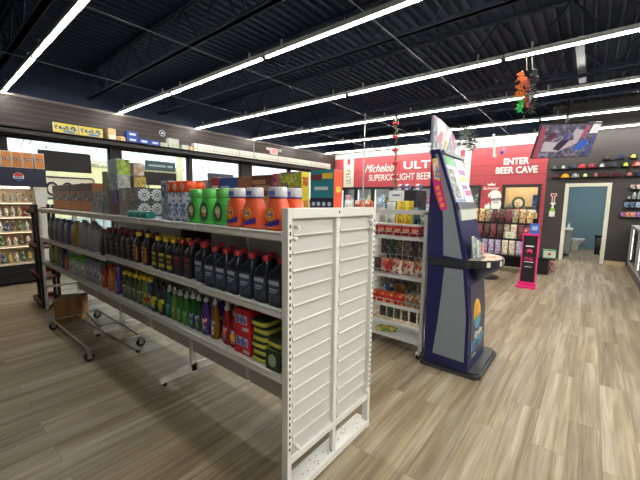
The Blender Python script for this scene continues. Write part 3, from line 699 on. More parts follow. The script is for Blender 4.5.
for x, kf, lab in [(-2.44, flask('bk', mat('flask_black', (28, 30, 34), .4), mat('black_cap', (30, 30, 32), .4), printed('label_lime', [(30, 30, 34), (190, 200, 60), (220, 220, 220), (30, 30, 34)], 24), .25, .10, .06, .1, mat('lime_print', (190, 200, 50), .5)), 'black bottle with white and lime print, right one of the pair'),
                   (-2.56, flask('bk', *[None] * 3), 'black bottle with white and lime print, left one of the pair'), (-2.65, flask('wr', mat('flask_blue', (56, 66, 120), .4), YELC, LBR, .25, .075, .05, .14, mat('red_roundel', (200, 40, 50), .5)), 'blue bottle with a red roundel label on the bottom shelf'),
                   (-2.735, flask('yg', mat('flask_leaf', (90, 140, 60), .4), YELC, printed('label_fruit', [(220, 190, 60), (200, 60, 50), (60, 130, 60)], 50), .25, .075, .05, .14), 'green bottle with yellow cap and fruit label on the bottom shelf')]:
    low(kf, x, lab, 'cleaner bottles on the bottom shelf')
yb = flask('yb', mat('flask_olive', (64, 80, 50), .35), YELC, printed('label_cream_print', [(200, 196, 160), (110, 130, 120), (60, 70, 70)], 60), .235, .075, .05, .13)
for i, x in enumerate((-2.83, -2.93, -3.03, -3.13)): low(yb, x, f'olive cleaner bottle with yellow cap and cream label, {ordw(i)} from the right', 'yellow cap cleaner bottles')
for i, x in enumerate((-2.79, -2.89, -2.99, -3.09)): low(yb, x, f'olive yellow-capped cleaner bottle in the row behind, {ordw(i)} from the right', 'yellow cap cleaner bottles', 1.24)
for x, kf, lab in [(-3.29, flask('pf', mat('flask_violet', (74, 56, 132), .3), mat('violet_cap', (120, 110, 170), .4), LBB, .25, .085, .06, .13), 'violet cleaner bottle left of the yellow-capped bottles'), (-3.46, flask('of', mat('flask_orange', (190, 110, 40), .3), mat('red_flip_cap', (170, 40, 40), .4), printed('label_orange_mix', [(220, 170, 60), (190, 60, 40), (220, 200, 160)], 50), .25, .09, .06, .13), 'orange cleaner bottle with red cap on the bottom shelf'),
                   (-3.63, flask('rf', mat('flask_red_green', (150, 50, 44), .3), mat('green_flip_cap', (50, 120, 50), .4), printed('label_red_mix', [(200, 60, 50), (220, 190, 70), (60, 120, 60)], 50), .26, .09, .06, .13), 'red cleaner bottle with green cap next to the pale spray cans')]:
    low(kf, x, lab, 'cleaner bottles on the bottom shelf')
sc = spray_can('sc', mat('can_pale', (150, 156, 164), .3, .3), mat('can_cap_grey', (130, 134, 140), .4), printed('label_can', [(190, 194, 200), (90, 100, 120), (160, 166, 176)], 40), .23)
for i, x in enumerate((-3.78, -3.88, -3.99, -4.1)): low(sc, x, f'pale grey spray can on the bottom shelf, {ordw(i)} from the right', 'pale spray cans')
gc = spray_can('gc', mat('can_green_white', (166, 178, 160), .3), mat('can_cap_green', (84, 180, 60), .4), printed('label_can_green', [(180, 190, 170), (110, 150, 90), (200, 204, 196)], 40), .215, .04)
for i, x in enumerate((-4.22, -4.42, -4.62)): low(gc, x, f'pale can with bright green cap on the bottom shelf, {ordw(i)} from the right', 'green cap cans')
for i, x in enumerate((-3.92, -4.12, -4.32, -4.52)): low(gc, x, f'green-capped can in the row behind, {ordw(i)} from the right', 'green cap cans', 1.25)
for x, kf, lab in [(-4.84, flask('af', mat('flask_tangerine', (180, 90, 60), .3), mat('violet_cap', (120, 110, 170)), LBR, .2, .09, .06, .13), 'tangerine bottle left of the green-capped cans'), (-5.0, flask('vf', mat('flask_plum', (70, 56, 116), .3), mat('plum_cap', (64, 50, 110), .4), LBB, .25, .1, .06, .13), 'plum bottle near the left end of the bottom shelf')]:
    low(kf, x, lab, 'cleaner bottles on the bottom shelf')
gj2 = jug('gj2', mat('jug_olive', (120, 128, 76), .4), mat('olive_cap', (150, 140, 60)), mat('label_olive', (140, 146, 96), .5), .27)
low(gj2, -5.3, 'olive green jug, second from the left on the bottom shelf', 'olive jugs', 1.2, 0); low(gj2, -5.54, 'olive green jug, leftmost on the bottom shelf', 'olive jugs', 1.2, 0)
# scouring pad boxes
BRED = mat('carton_red', (196, 34, 46), .45, noise=.04); BBLUE = mat('print_blue', (46, 50, 140), .5); BPINK = mat('print_pale_blue', (190, 190, 220), .5)
def pad_box(label):
    t = thing('scouring_pad_box', label, 'box')
    box(-.068, .068, -.045, .045, 0, .128, bev=.002).build('carton', BRED, t)
    l = box(-.052, .048, -.0462, -.044, .048, .098).build('front_print', BPINK, t)
    lettering('lettering', 'Brillo', .09, .045, BBLUE, l, (-.002, -.0464, .074), shear=.2, bold=.02, ext=.0008)
    MB().box(.01, .06, -.0465, -.044, .012, .03).build('pad_picture', mat('pad_grey', (200, 196, 190), .6), t)
    MB().box(.0675, .0688, -.03, .03, .045, .095).build('side_print', BBLUE, t)
    return t
for x, y, z, lab in [(-1.463, 1.165, LZ, 'red scouring pad box with blue lettering, lower front one'), (-1.466, 1.165, LZ + .1285, 'red scouring pad box with blue lettering, upper front one'), (-1.43, 1.262, LZ, 'red scouring pad box behind the lower front box'), (-1.44, 1.262, LZ + .1285, 'red scouring pad box behind the upper front box')]:
    place('pad', pad_box, (x, y, z), lab, 'red scouring pad boxes', random.uniform(-.05, .05))
SY = mat('sponge_yellow', (200, 200, 84), .8, noise=.2, bump=.4); SG = mat('sponge_dark_green', (44, 58, 48), .35, noise=.35, scale=40)
def sponge(label):
    t = thing('sponge_pack', label, 'sponge pack')
    MB().loft([(0, .105, .135), (.006, .118, .15), (.022, .119, .152), (.028, .112, .145)], 20, 5).build('sponge', SY, t)
    MB().loft([(.026, .114, .146), (.030, .118, .150), (.036, .116, .148), (.038, .10, .13)], 20, 5).build('wrapper', SG, t)
    return t
for c, (x, n, nm) in enumerate([(-1.322, 6, 'left'), (-1.192, 4, 'right')]):
    for k in range(n):
        place('sponge', sponge, (x + random.uniform(-.008, .008), 1.19 + random.uniform(-.005, .005), LZ + .039 * k), f'dark green and yellow sponge pack, {ordw(k)} from the bottom of the {nm} stack', 'sponge packs', random.uniform(-.08, .08))
t = thing('sponge_card', 'dark green sponge pack standing upright on the right sponge stack front', 'sponge pack', (-1.19, 1.105, LZ + .003), 0, 'sponge packs')
box(-.05, .05, -.008, .008, 0, .10, bev=.004).build('wrapper', SG, t); MB().disc((0, -.0085, .055), .028, t=.001, sy=1.2).build('front_print', mat('pale_green_print', (150, 176, 150), .5), t)

# ================================================================== PRODUCTS: TOP DECK
TZ = 1.4025
# brown soda cartons
BRN = mat('carton_brown', (132, 74, 30), .5, noise=.15); ORG = mat('carton_orange', (206, 118, 40), .5); DKB = mat('carton_dark_brown', (58, 38, 30), .5); PALB = mat('script_pale', (150, 160, 180), .5)
for i, x in enumerate((-4.225, -4.605, -4.985, -5.365)):
    t = carton(f'brown and orange soda carton on the top shelf, {ordw(i)} from the right', 'soda_carton', 'carton', .372, .11, .30, BRN, (x, 1.27, TZ), 0,
           [('f', -.49, .49, .03, .36, ORG, 'front_band'), ('f', -.49, .49, .74, .98, DKB, 'top_band'), ('f', -.42, .40, .40, .64, printed('script_print', [(112, 64, 30), (60, 64, 96), (176, 186, 206), (64, 44, 36)], 30), 'script_print')], 'brown soda cartons')
GP = printed('grey_pattern', [(120, 124, 132), (170, 174, 180), (90, 94, 104)], 34); GP2 = printed('grey_damask', [(118, 116, 112), (150, 148, 142), (176, 174, 168)], 50)
LIME = printed('lime_leaf', [(146, 170, 60), (170, 190, 80), (60, 80, 50), (120, 150, 60)], 16); SKY = mat('carton_sky', (190, 222, 232), .5); PAT = printed('tissue_plaid', [(200, 190, 176), (176, 160, 140), (214, 208, 200), (190, 150, 120)], 30)
GOLD = printed('gold_lattice', [(178, 150, 70), (206, 180, 96), (150, 124, 60)], 60); DKM = mat('carton_slate', (60, 66, 78), .5); WHM = mat('medallion_white', (200, 206, 212), .5)
g = 'boxes stacked on the top shelf'
def bx3(lab, x0, x1, z0, z1, m, y=1.19, d=.13, panels=(), nm='tissue_box', cat='box', grp=g):
    return carton(lab, nm, cat, x1 - x0, d, z1 - z0 - .001, m, ((x0 + x1) / 2, y + d / 2, z0), 0, panels, grp)
bx3('small grey patterned box right of the brown soda cartons', -4.03, -3.955, TZ, 1.51, GP)
bx3('taller grey patterned box left of the tall narrow box', -3.945, -3.69, TZ, 1.62, GP)
bx3('tall narrow beige and blue box on the top shelf', -3.66, -3.55, TZ, 1.80, mat('carton_tan', (150, 140, 110), .5), d=.11, panels=[('f', -.45, .45, .02, .4, mat('print_steel_blue', (90, 120, 150), .5), 'lower_print'), ('f', -.4, .4, .45, .9, printed('tan_print', [(150, 140, 110), (110, 100, 80), (176, 170, 150)], 40), 'upper_print'), ('r', -.4, .4, .45, .9, printed('tan_print', []) if 'tan_print' in _M else GP2, 'side_print')], nm='tall_box')
bx3('brown box at the bottom of the stack under the purple box', -3.52, -3.31, TZ, 1.49, mat('carton_cocoa', (112, 88, 78), .6), d=.11)
bx3('purple box in the stack above the brown box', -3.52, -3.31, 1.491, 1.62, mat('carton_purple', (84, 80, 146), .5), d=.11, panels=[('f', -.4, .4, .1, .9, printed('purple_print', [(76, 70, 130), (110, 110, 170), (60, 60, 110)], 30), 'front_print')])
bx3('silver striped tissue box under the lime green box', -3.50, -3.30, 1.621, 1.755, printed('silver_facets', [(160, 184, 200), (190, 208, 220), (136, 160, 180)], 14), panels=[('r', -.48, .48, .04, .96, printed('grey_stripe', [(170, 172, 168), (196, 198, 194), (146, 150, 148)], 24), 'side_print')], d=.12)
bx3('lime green patterned tissue box on top of the tallest stack', -3.48, -3.30, 1.756, 1.90, SKY, panels=[('r', -.48, .48, .03, .97, LIME, 'side_print')], d=.115)
bx3('grey damask box, lower one right of the purple stack', -3.28, -3.055, TZ, 1.52, GP2, d=.11)
bx3('grey damask box, upper one right of the purple stack', -3.28, -3.055, 1.521, 1.64, GP2, d=.11, panels=[('f', -.1, .1, .05, .95, WHM, 'white_band')])
def medal(lab, z0, z1, ys):
    t = bx3(lab, -3.035, -2.905, z0, z1, DKM, d=.21, panels=[('f', -.47, .47, .04, .96, GP2, 'end_print')]); zc = (z1 - z0) / 2
    for cy in ys:
        mb = MB(); X_ = .065; mb.disc((X_, cy, zc), .010, 'x', t=.0012, n=10)
        for k in range(12):
            a = 2 * PI * k / 12; mb.disc((X_, cy + math.cos(a) * .043, zc + math.sin(a) * .043), .010, 'x', t=.0012, n=8)
        for k in range(8):
            a = 2 * PI * (k + .5) / 8; mb.disc((X_, cy + math.cos(a) * .026, zc + math.sin(a) * .026), .0095, 'x', t=.0012, n=8)
        mb.build('medallion', WHM, t)
medal('slate tissue box with white medallions, lower one on the top shelf', TZ, 1.52, (-.05, .055)); medal('slate tissue box with white medallions, upper one', 1.521, 1.64, (-.048, .058))
bx3('gold lattice box under the plaid box', -3.03, -2.955, 1.641, 1.735, mat('carton_brass', (110, 84, 50), .5), d=.10, panels=[('r', -.48, .48, .03, .97, GOLD, 'side_print')])
bx3('plaid beige tissue box on top of the gold lattice box', -3.02, -2.95, 1.736, 1.845, PAT, d=.085)
bx3('orange and blue picture box behind the upper slate box', -2.995, -2.91, TZ, 1.63, mat('carton_sunset', (214, 150, 70), .5), y=1.405, d=.09, panels=[('r', -.48, .48, .80, .98, mat('print_sky', (96, 140, 176), .5), 'sky_print'), ('r', -.3, .4, .55, .74, mat('print_coral', (220, 110, 60), .5), 'picture_print')])
bx3('tall blue and white patterned box beside the orange-capped canisters', -2.49, -2.345, TZ, 1.68, printed('blue_mosaic', [(70, 96, 150), (180, 194, 216), (110, 136, 184), (206, 214, 226)], 40), nm='tall_box')
tm = mat('teal_wrap', (40, 140, 136), .3, noise=.3, scale=40, bump=.6)
for i, x in enumerate((-2.86, -2.74, -2.62)):
    mb = MB().loft([(0, .10, .07), (.008, .115, .085), (.038, .115, .085), (.05, .09, .06)], 16, 4)
    tag(mb.build('tissue_pack', tm, None, (x, 1.145, TZ)), f'crinkled teal pack at the front of the top shelf, {ordw(2 - i)} from the right', 'pack', 'teal packs')
def canister(label):
    t = thing('wipes_canister', label, 'canister')
    MB().lathe([(.043, 0), (.045, .005), (.045, .195)], n=20).build('body', printed('canister_blue', [(110, 140, 190), (186, 196, 214), (90, 116, 170), (206, 212, 222)], 34), t)
    MB().lathe([(.047, .193), (.047, .255), (.04, .268)], n=20).build('lid', mat('lid_orange', (228, 84, 40), .4), t)
    MB().disc((0, -.0465, .228), .024, t=.002).build('lid_print', mat('lid_print_pale', (240, 190, 170), .5), t)
    return t
for i, x in enumerate((-2.29, -2.195, -2.10)): place('canister', canister, (x, 1.19, TZ), f'blue canister with orange lid, {ordw(i)} from the left', 'orange lid canisters')
for i, x in enumerate((-2.24, -2.145)): place('canister', canister, (x, 1.285, TZ), f'blue orange-lidded canister in the back row, {ordw(i)} from the left', 'orange lid canisters')
GNB = mat('detergent_green', (84, 200, 88), .25, noise=.03); GNC = mat('cap_green', (120, 222, 116), .2, trans=.3, noise=.03); GND = mat('oval_dark_green', (26, 96, 44), .4)
TDB = mat('detergent_orange', (242, 104, 66), .25, noise=.03); TDC = mat('cap_clear', (232, 236, 244), .15, trans=.35, noise=.03)
def detergent(body, capm, kind):
    def fn(label):
        t = thing('detergent_bottle', label, 'bottle')
        MB().loft([(0, .135, .08), (.008, .142, .086), (.07, .142, .086), (.11, .134, .084), (.14, .112, .074), (.16, .088, .066), (.168, .084, .064)], 24, 2.6).build('body', body, t)
        c = MB().loft([(.158, .098, .078), (.162, .1, .08), (.205, .098, .078), (.213, .092, .072)], 24, 2.6).build('cap', capm, t)
        if kind == 't':
            MB().loft([(.159, .1015, .0815), (.166, .1015, .0815)], 24, 2.6).build('cap_band', mat('band_blue', (52, 60, 150), .4), c)
            MB().box(-.022, .022, -.0412, -.036, .172, .194).build('cap_print', mat('cap_print_blue', (90, 110, 190), .5), c)
            l = MB().disc((-.012, -.0436, .078), .033, t=.0012).build('label', mat('logo_yellow', (244, 190, 60), .5), t)
            MB().disc((-.012, -.0448, .078), .026, t=.0008).build('logo_ring', mat('logo_orange', (232, 110, 40), .5), l)
            MB().disc((-.012, -.0456, .078), .018, t=.0006).build('logo_centre', mat('logo_pale', (250, 226, 150), .5), l)
            lettering('lettering', 'Tide', .042, .021, mat('logo_blue', (30, 46, 140), .5), l, (-.012, -.0464, .080), bold=.02, ext=.0006)
            MB().prism([(-.05, .028), (.052, .058), (.052, .03), (-.02, .016)], 'y', -.0442, -.040).build('swoosh', mat('swoosh_blue', (56, 56, 160), .5), l)
        else:
            l = MB().disc((.0, -.0436, .075), .050, t=.0012, sx=.88, sy=1.15).build('label', GND, t)
            MB().disc((.0, -.045, .09), .022, t=.0008, sx=1.1, sy=.8).build('flower_print', mat('flower_pale', (196, 214, 120), .5), l)
            MB().disc((.004, -.0452, .058), .018, t=.0008, sy=.8).build('blossom_print', mat('blossom_pink', (226, 150, 130), .5), l)
            lettering('lettering', 'Gain', .05, .022, mat('logo_white', (240, 244, 236), .5), l, (.0, -.0462, .078), bold=.02, ext=.0006)
        return t
    return fn
for i, x in enumerate((-1.975, -1.83, -1.685)): place('gain', detergent(GNB, GNC, 'g'), (x, 1.175, TZ), f'bright green detergent bottle, {ordw(i)} from the left', 'green detergent bottles')
for i, x in enumerate((-1.545, -1.395, -1.22)): place('tide', detergent(TDB, TDC, 't'), (x, 1.165, TZ), f'orange detergent bottle with clear cap and round logo, {ordw(i)} from the left in front', 'orange detergent bottles')
place('tide', None, (-1.235, 1.29, TZ), 'orange detergent bottle half hidden behind the one next to the white end frame', 'orange detergent bottles')
# cereal and snack boxes at the back of the deck
def cereal(lab, x0, x1, h, m, side=None, y=1.6, d=.075, panels=()):
    p = list(panels)
    if side: p.append(('r', -.49, .49, .01, .99, side, 'spine'))
    return carton(lab, 'cereal_box', 'box', x1 - x0 - .004, d, h, m, ((x0 + x1) / 2, y + d / 2, TZ), 0, p, 'snack boxes at the back of the top shelf')
cereal('blue-grey box at the back behind the orange-lidded canisters', -2.9, -2.63, .31, printed('blue_grey_box', [(110, 126, 160), (140, 156, 184), (90, 104, 140)], 14))
cereal('grey and white patterned box left of the small red box', -2.62, -2.48, .31, printed('grey_red_box', [(130, 128, 132), (190, 188, 188), (110, 100, 104)], 26))
cereal('narrow red box at the back left of the blue box', -2.47, -2.37, .325, mat('carton_crimson', (176, 50, 56), .5), panels=[('f', -.4, .4, .5, .8, PAPERW, 'front_print')])
cereal('royal blue box at the back behind the green detergent', -2.36, -2.13, .32, mat('carton_royal', (40, 84, 150), .5), panels=[('f', -.4, .1, .62, .8, mat('print_pale', (170, 196, 224), .5), 'front_print'), ('f', .0, .46, .05, .2, PAPERW, 'lower_print')])
cereal('light brown box right of the royal blue box', -2.12, -1.965, .32, mat('carton_sienna', (150, 96, 70), .5))
cereal('dark chocolate brown box at the back behind the orange detergent', -1.95, -1.735, .325, mat('carton_chocolate', (92, 48, 42), .5), panels=[('f', -.45, .2, .8, .9, mat('print_tan', (170, 120, 90), .5), 'title_print'), ('f', -.35, .42, .66, .78, mat('print_tan', (170, 120, 90)), 'title_print'), ('f', .1, .47, .3, .55, mat('print_amber', (196, 140, 60), .5), 'picture_print')])
cereal('pink and plum box between the chocolate and the lime boxes', -1.73, -1.665, .33, printed('pink_print', [(176, 90, 110), (120, 60, 90), (206, 150, 160)], 22))
cereal('lime cereal box with yellow spine left of the teal box', -1.66, -1.455, .335, printed('lime_cereal', [(160, 176, 60), (150, 170, 50), (90, 110, 140), (130, 150, 50), (190, 190, 90), (150, 170, 50), (160, 90, 120)], 34), mat('spine_yellow', (240, 214, 40), .5))
t = bpy.data.objects['cereal_box.007']
lettering('spine_lettering', 'TRIX', .058, .055, mat('print_scarlet', (206, 40, 50), .5), t, (.1023, 0, .272), face='+x', bold=.03, ext=.001)
box(.1015, .1032, -.022, .022, .03, .15).build('spine_print', mat('print_mustard', (206, 140, 40), .5), t)
TEAL = mat('carton_teal', (42, 132, 148), .5, noise=.03); NAVP = mat('print_navy', (30, 40, 72), .5)
t = cereal('teal box with orange side, rightmost on top of the white shelving', -1.385, -1.195, .335, TEAL, mat('side_orange', (232, 84, 40), .5), d=.085, panels=[('f', -.49, .49, .22, .50, NAVP, 'navy_band'), ('f', -.46, .0, .82, .92, mat('print_maroon', (110, 50, 60), .5), 'title_print'), ('f', .02, .44, .84, .94, mat('print_yellow', (226, 196, 70), .5), 'title_print'), ('f', -.3, .26, .64, .70, mat('print_ice', (190, 220, 226), .5), 'title_print'), ('f', .15, .42, .02, .18, mat('print_peach', (220, 160, 130), .5), 'picture_print')])
mb = MB()
for k, x in enumerate((-.062, -.022, .02, .062)): mb.disc((x, -.0445, .13), .013, t=.001)
mb.build('round_icon', mat('print_ice', (190, 220, 226)), t)
mb = MB(); mb.box(.0935, .0962, -.022, .022, .20, .235); mb.build('side_emblem', mat('print_yellow', (226, 196, 70)), t)
mb = MB(); mb.box(.0935, .0962, -.025, .025, .06, .09); mb.build('side_emblem', NAVP, t)

# ================================================================== UNDER THE SHELVING: cart frame and cardboard box
t = thing('cart_frame', 'bare chrome cart frame on four casters under the white shelving', 'cart', (0, 0, 0))
A, B_, Cc, D_ = (-4.8, .96), (-4.87, 1.43), (-3.6, .97), (-3.58, 1.43)
mb = MB()
for p, q in ((A, B_), (Cc, D_), (A, Cc), (B_, D_)): mb.cyl((p[0], p[1], .115), (q[0], q[1], .115), .011, 8)
mb.cyl((-4.75, 1.16, .13), (-3.2, 1.24, .13), .011, 8); mb.cyl((-4.72, 1.28, .13), (-3.62, 1.17, .13), .009, 8); mb.cyl((-4.2, .97, .115), (-4.2, 1.43, .115), .009, 8)
mb.build('frame', STEEL, t)
MB().cyl((-3.2, 1.24, .13), (-3.17, 1.2415, .13), .014, 8).build('end_cap', BLACK, t)
for (x, y) in (A, B_, Cc, D_):
    f = MB().box(x - .004 - .018, x - .018, y - .02, y + .02, .03, .105).box(x + .018, x + .022, y - .02, y + .02, .03, .105).box(x - .022, x + .022, y - .02, y + .02, .10, .107).build('caster', STEEL, t)
    MB().cyl((x - .014, y, .042), (x + .014, y, .042), .042, 16).build('wheel', RUBBER, f); MB().cyl((x - .016, y, .042), (x + .016, y, .042), .014, 10).build('wheel_hub', STEEL, f)
t = thing('cardboard_box', 'brown cardboard box with an open flap under the left end of the white shelving', 'box', (-5.14, 1.235, .001), math.radians(-28))
mb = MB(); mb.box(-.17, .17, -.14, .14, 0, .27); mb.build('carton', CARD, t)
MB().box(-.17, .17, -.285, -.14, .268, .273, M=Matrix.Translation((0, -.14, .27)) @ Matrix.Rotation(math.radians(55), 4, 'X') @ Matrix.Translation((0, .14, -.27))).build('flap', mat('cardboard_light', (170, 124, 78), .8, noise=.15), t)
MB().box(.1695, .1705, -.03, .03, 0, .27).build('tape', mat('tape_tan', (128, 90, 54), .4), t)

# ================================================================== LEFT: OPEN COOLER, ITS CARTONS, THE RED AND BLACK STAND
t = thing('open_cooler', 'lit open drinks cooler with a navy Pepsi header at the left wall', 'cooler', (0, 0, 0))
CX, CY0, CY1 = -7.78, -.6, 1.62
BCASE = mat('cooler_case_dark', (14, 15, 19), .5)
mb = MB(); mb.box(-8.44, CX, CY0, CY1, .04, .36); mb.box(-8.46, -8.40, CY0, CY1, .04, 2.06)
for z in (.1, .16, .22): mb.box(CX, CX + .012, CY0 + .02, CY1 - .02, z, z + .02)
mb.build('base', BCASE, t)
CSW = mat('cooler_side_white', (214, 214, 210), .4)
MB().box(-8.40, CX + .02, CY1 - .05, CY1, .36, 1.73).box(-7.86, CX + .02, CY1 - .17, CY1 - .05, .39, 1.73).build('side_panel', CSW, t)
box(-8.40, CX + .02, CY0, CY0 + .05, .36, 1.73).build('side_panel', CSW, t)
box(-8.40, -8.37, CY0 + .05, CY1 - .05, .36, 1.73).build('back_panel', mat('cooler_back_cream', (226, 214, 190), .5), t)
box(-8.44, CX + .04, CY0, CY1, 1.73, 2.05, bev=.006).build('header', mat('header_navy', (15, 22, 54), .45), t)
box(CX - .06, CX + .02, CY0 + .05, CY1 - .05, .36, .40).build('front_rail', mat('cooler_cream', (222, 208, 180), .4), t)
SHZ = [.40, .70, .955, 1.215, 1.465]
for z in SHZ:
    box(-8.36, CX - .02, CY0 + .06, CY1 - .19, z - .03, z).build('shelf', mat('cooler_cream', (222, 208, 180)), t)
lg = MB().disc((CX + .041, 1.24, 1.895), .072, 'x', .004).build('emblem', mat('emblem_white', (232, 232, 232), .4), t)
mb = MB(); n = 14
up_ = [(1.24 + .062 * math.cos(PI * k / n), 1.905 + .058 * math.sin(PI * k / n)) for k in range(n + 1)]
mb.prism(up_, 'x', CX + .0445, CX + .047); mb.build('emblem_red', mat('emblem_red', (206, 36, 52), .4), lg)
dn = [(1.24 + .062 * math.cos(PI + PI * k / n), 1.862 + .036 * math.sin(PI + PI * k / n)) for k in range(n + 1)]
MB().prism(dn, 'x', CX + .0445, CX + .047).build('emblem_blue', mat('emblem_blue', (30, 60, 150), .4), lg)
lettering('lettering', 'PEPSI', .10, .03, mat('header_navy', (24, 34, 72)), lg, (CX + .046, 1.24, 1.884), face='+x', bold=.03)
box(-7.92, -7.88, CY0 + .1, CY1 - .22, 1.70, 1.725).build('light_tube', mat('cooler_warm_led', (255, 234, 208), .5, noise=0, emit=9), t)
for z in SHZ[1:]: box(CX - .055, CX - .04, CY0 + .1, CY1 - .22, z - .036, z - .031).build('light_tube', mat('cooler_warm_led2', (255, 226, 190), .5, noise=0, emit=3.5), t)
bcols = [('cream', (222, 206, 176)), ('white', (226, 222, 214)), ('tan', (196, 160, 120)), ('blue', (40, 80, 150)), ('green', (60, 110, 60)), ('red', (176, 50, 50)), ('yellow', (226, 200, 60)), ('brown', (112, 78, 56))]
def drink(col, cn_):
    def fn(label):
        t = thing('drink_bottle', label, 'bottle')
        MB().lathe([(.03, 0), (.033, .006), (.033, .10), (.030, .125), (.014, .155), (.013, .165)], n=12).build('body', mat('drink_' + cn_, col, .3), t)
        MB().lathe([(.016, .163), (.016, .182), (.014, .185)], n=10).build('cap', mat('drink_cap_' + ('red' if cn_ in ('cream', 'red') else 'white'), (186, 60, 56) if cn_ in ('cream', 'red') else (220, 220, 216), .4), t)
        MB().lathe([(.0335, .03), (.0335, .09)], n=12).build('label', printed('drink_label_' + cn_, [tuple(int(c * .8) for c in col), (232, 230, 222), (216, 214, 206)], 40), t)
        return t
    return fn
pal = [[3, 6, 1, 4, 6, 1], [4, 0, 0, 7, 1, 5], [1, 3, 7, 4, 1, 5], [1, 0, 1, 2, 5, 1], [0, 2, 1, 0, 2, 2]]
rown = ['lowest', 'second lowest', 'middle', 'second highest', 'top']
for r, z in enumerate(SHZ):
    for k in range(6):
        nm, c = bcols[pal[r][k]]
        place(('drink', nm), drink(c, nm), (-7.86, .965 + .087 * k, z + .001), f'{nm} drink bottle on the {rown[r]} cooler shelf, {ordw(5 - k)} from the right end', 'drink bottles in the open cooler').scale = (.88, .88, .92)
CANO = mat('pack_orange', (206, 128, 60), .45, noise=.08); 
def tall_pack(label):
    t = thing('drink_carton', label, 'carton')
    box(-.08, .08, -.068, .068, 0, .275, bev=.004).build('carton', mat('pack_pale', (216, 200, 186), .5), t)
    box(.0795, .082, -.058, .058, .01, .26).build('front_print', CANO, t)
    box(.0815, .0832, -.055, .055, .12, .175).build('script_print', printed('pack_script', [(90, 96, 110), (200, 190, 180), (206, 128, 60), (70, 70, 80)], 60), t)
    return t
for i, y in enumerate((.97, 1.11, 1.25, 1.39, 1.55)):
    place('tallpack', tall_pack, (-7.86, y, 2.052), f'orange drink carton on top of the navy cooler header, {ordw(4 - i)} from the right', 'orange cartons on the cooler')
# stand
t = thing('display_stand', 'black stand with dark red trays at the left end of the white shelving', 'stand', (-6.10, 1.10, 0))
RT = mat('tray_dark_red', (120, 44, 40), .5)
for x, y in ((.0, -.03), (.0, .15), (.23, -.03), (.23, .15)): box(x, x + .035, y, y + .035, 0, 1.45).build('post', BLACKM, t)
for z in (.04, .42, .84, 1.33): MB().box(-.20, .265, -.05, .2, z, z + .02).box(-.20, .265, -.05, -.04, z, z + .075).box(-.20, .265, .19, .20, z, z + .075).box(-.20, -.19, -.05, .20, z, z + .075).build('tray', RT, t)

# ================================================================== WINDOW LEDGE GOODS
LEDG = 2.803
t = thing('blister_sign', 'long yellow and blue blister card pack leaning on the window ledge, left one', 'pack', (-8.24, 2.1, LEDG), 0, 'yellow card packs on the ledge')
def blister(t):
    box(-.02, .0, -.21, .21, 0, .2, bev=.004).build('card', mat('card_yellow', (230, 212, 84), .5, noise=.05), t)
    box(.0, .004, -.19, .19, .08, .16).build('front_print', printed('card_print', [(230, 212, 84), (60, 90, 150), (230, 212, 84), (180, 200, 220), (40, 50, 80)], 22), t)
    box(.0, .003, -.05, .14, .03, .07).build('lower_print', mat('card_blue', (90, 140, 190), .5), t)
    box(-.0205, .002, -.21, -.195, 0, .2).build('card_edge', PAPERW, t)
blister(t)
r2 = dup(t, (-8.23, 2.53, LEDG), 0, 'long yellow and blue blister card pack on the window ledge, right one')
def ledge(lab, nm, y0, y1, h, m, z=LEDG, cat='box', d=.14, panels=(), x=-8.26, rz=0, grp='goods on the window ledge'):
    return carton(lab, nm, cat, d, y1 - y0, h, m, (x, (y0 + y1) / 2, z), rz, panels, grp)
ledge('tan and white box on the window ledge right of the yellow packs', 'carton', 2.83, 2.98, .24, mat('ledge_tan', (214, 180, 130), .6), panels=[('r', -.48, .48, .02, .45, mat('ledge_cream', (222, 220, 206), .6), 'lower_print')])
ledge('small tan box turned askew on the window ledge', 'carton', 3.03, 3.15, .10, mat('ledge_tan', (214, 180, 130)), rz=.5, x=-8.24)
BL = mat('ledge_blue', (44, 72, 170), .5, noise=.06); WS = mat('script_white', (220, 228, 240), .5)
for i, (y, z) in enumerate(((3.32, LEDG), (3.57, LEDG), (3.82, LEDG), (3.32, LEDG + .121))):
    ledge(['blue carton with white script on the ledge, left one of three in the row', 'blue carton with white script on the ledge, middle of the row', 'blue carton with white script on the ledge, right end of the row', 'blue carton with white script stacked on the left one'][i], 'blue_carton', y - .12, y + .12, .12, BL, z, panels=[('r', -.25, .30, .35, .7, WS, 'script_print')], grp='blue cartons on the ledge')
PG = printed('ledge_pale_green', [(196, 206, 184), (216, 220, 206), (170, 186, 160)], 30); WG = printed('ledge_white_print', [(224, 224, 216), (206, 206, 196), (150, 150, 140), (228, 228, 222)], 36)
ledge('pale green box next to the blue cartons on the ledge', 'carton', 3.96, 4.14, .10, PG); ledge('pale green box under the white sheet box on the ledge', 'carton', 4.16, 4.42, .09, PG)
ledge('white box on top of the pale green one on the ledge', 'carton', 4.16, 4.42, .14, mat('ledge_white', (210, 212, 206), .6), LEDG + .091)
ledge('white printed box at the ledge before the tan one', 'carton', 4.5, 4.68, .12, WG); ledge('small tan box at the head of the white cup sleeve row', 'carton', 4.70, 4.80, .10, mat('ledge_tan', (214, 180, 130)))
def sleeve(label):
    t = thing('cup_pack', label, 'pack')
    box(-.06, .06, -.048, .048, 0, .205, bev=.006).build('pack', mat('pack_white', (236, 234, 226), .5, noise=.04), t)
    MB().box(.0595, .0612, -.024, .024, .05, .075).box(.0595, .0612, -.012, .016, .11, .125).build('front_print', mat('pack_print_grey', (130, 132, 124), .6), t)
    return t
for i in range(56):
    y = 4.87 + i * .105
    place('sleeve', sleeve, (-8.25, y, LEDG), f'white printed pack in the row on the window ledge, {ordw(i)} from the left', 'white packs on the window ledge', random.uniform(-.12, .12))
t = thing('exit_sign', 'small lit red exit sign with lamp heads above the window ledge', 'sign', (-8.12, 7.58, 3.12))
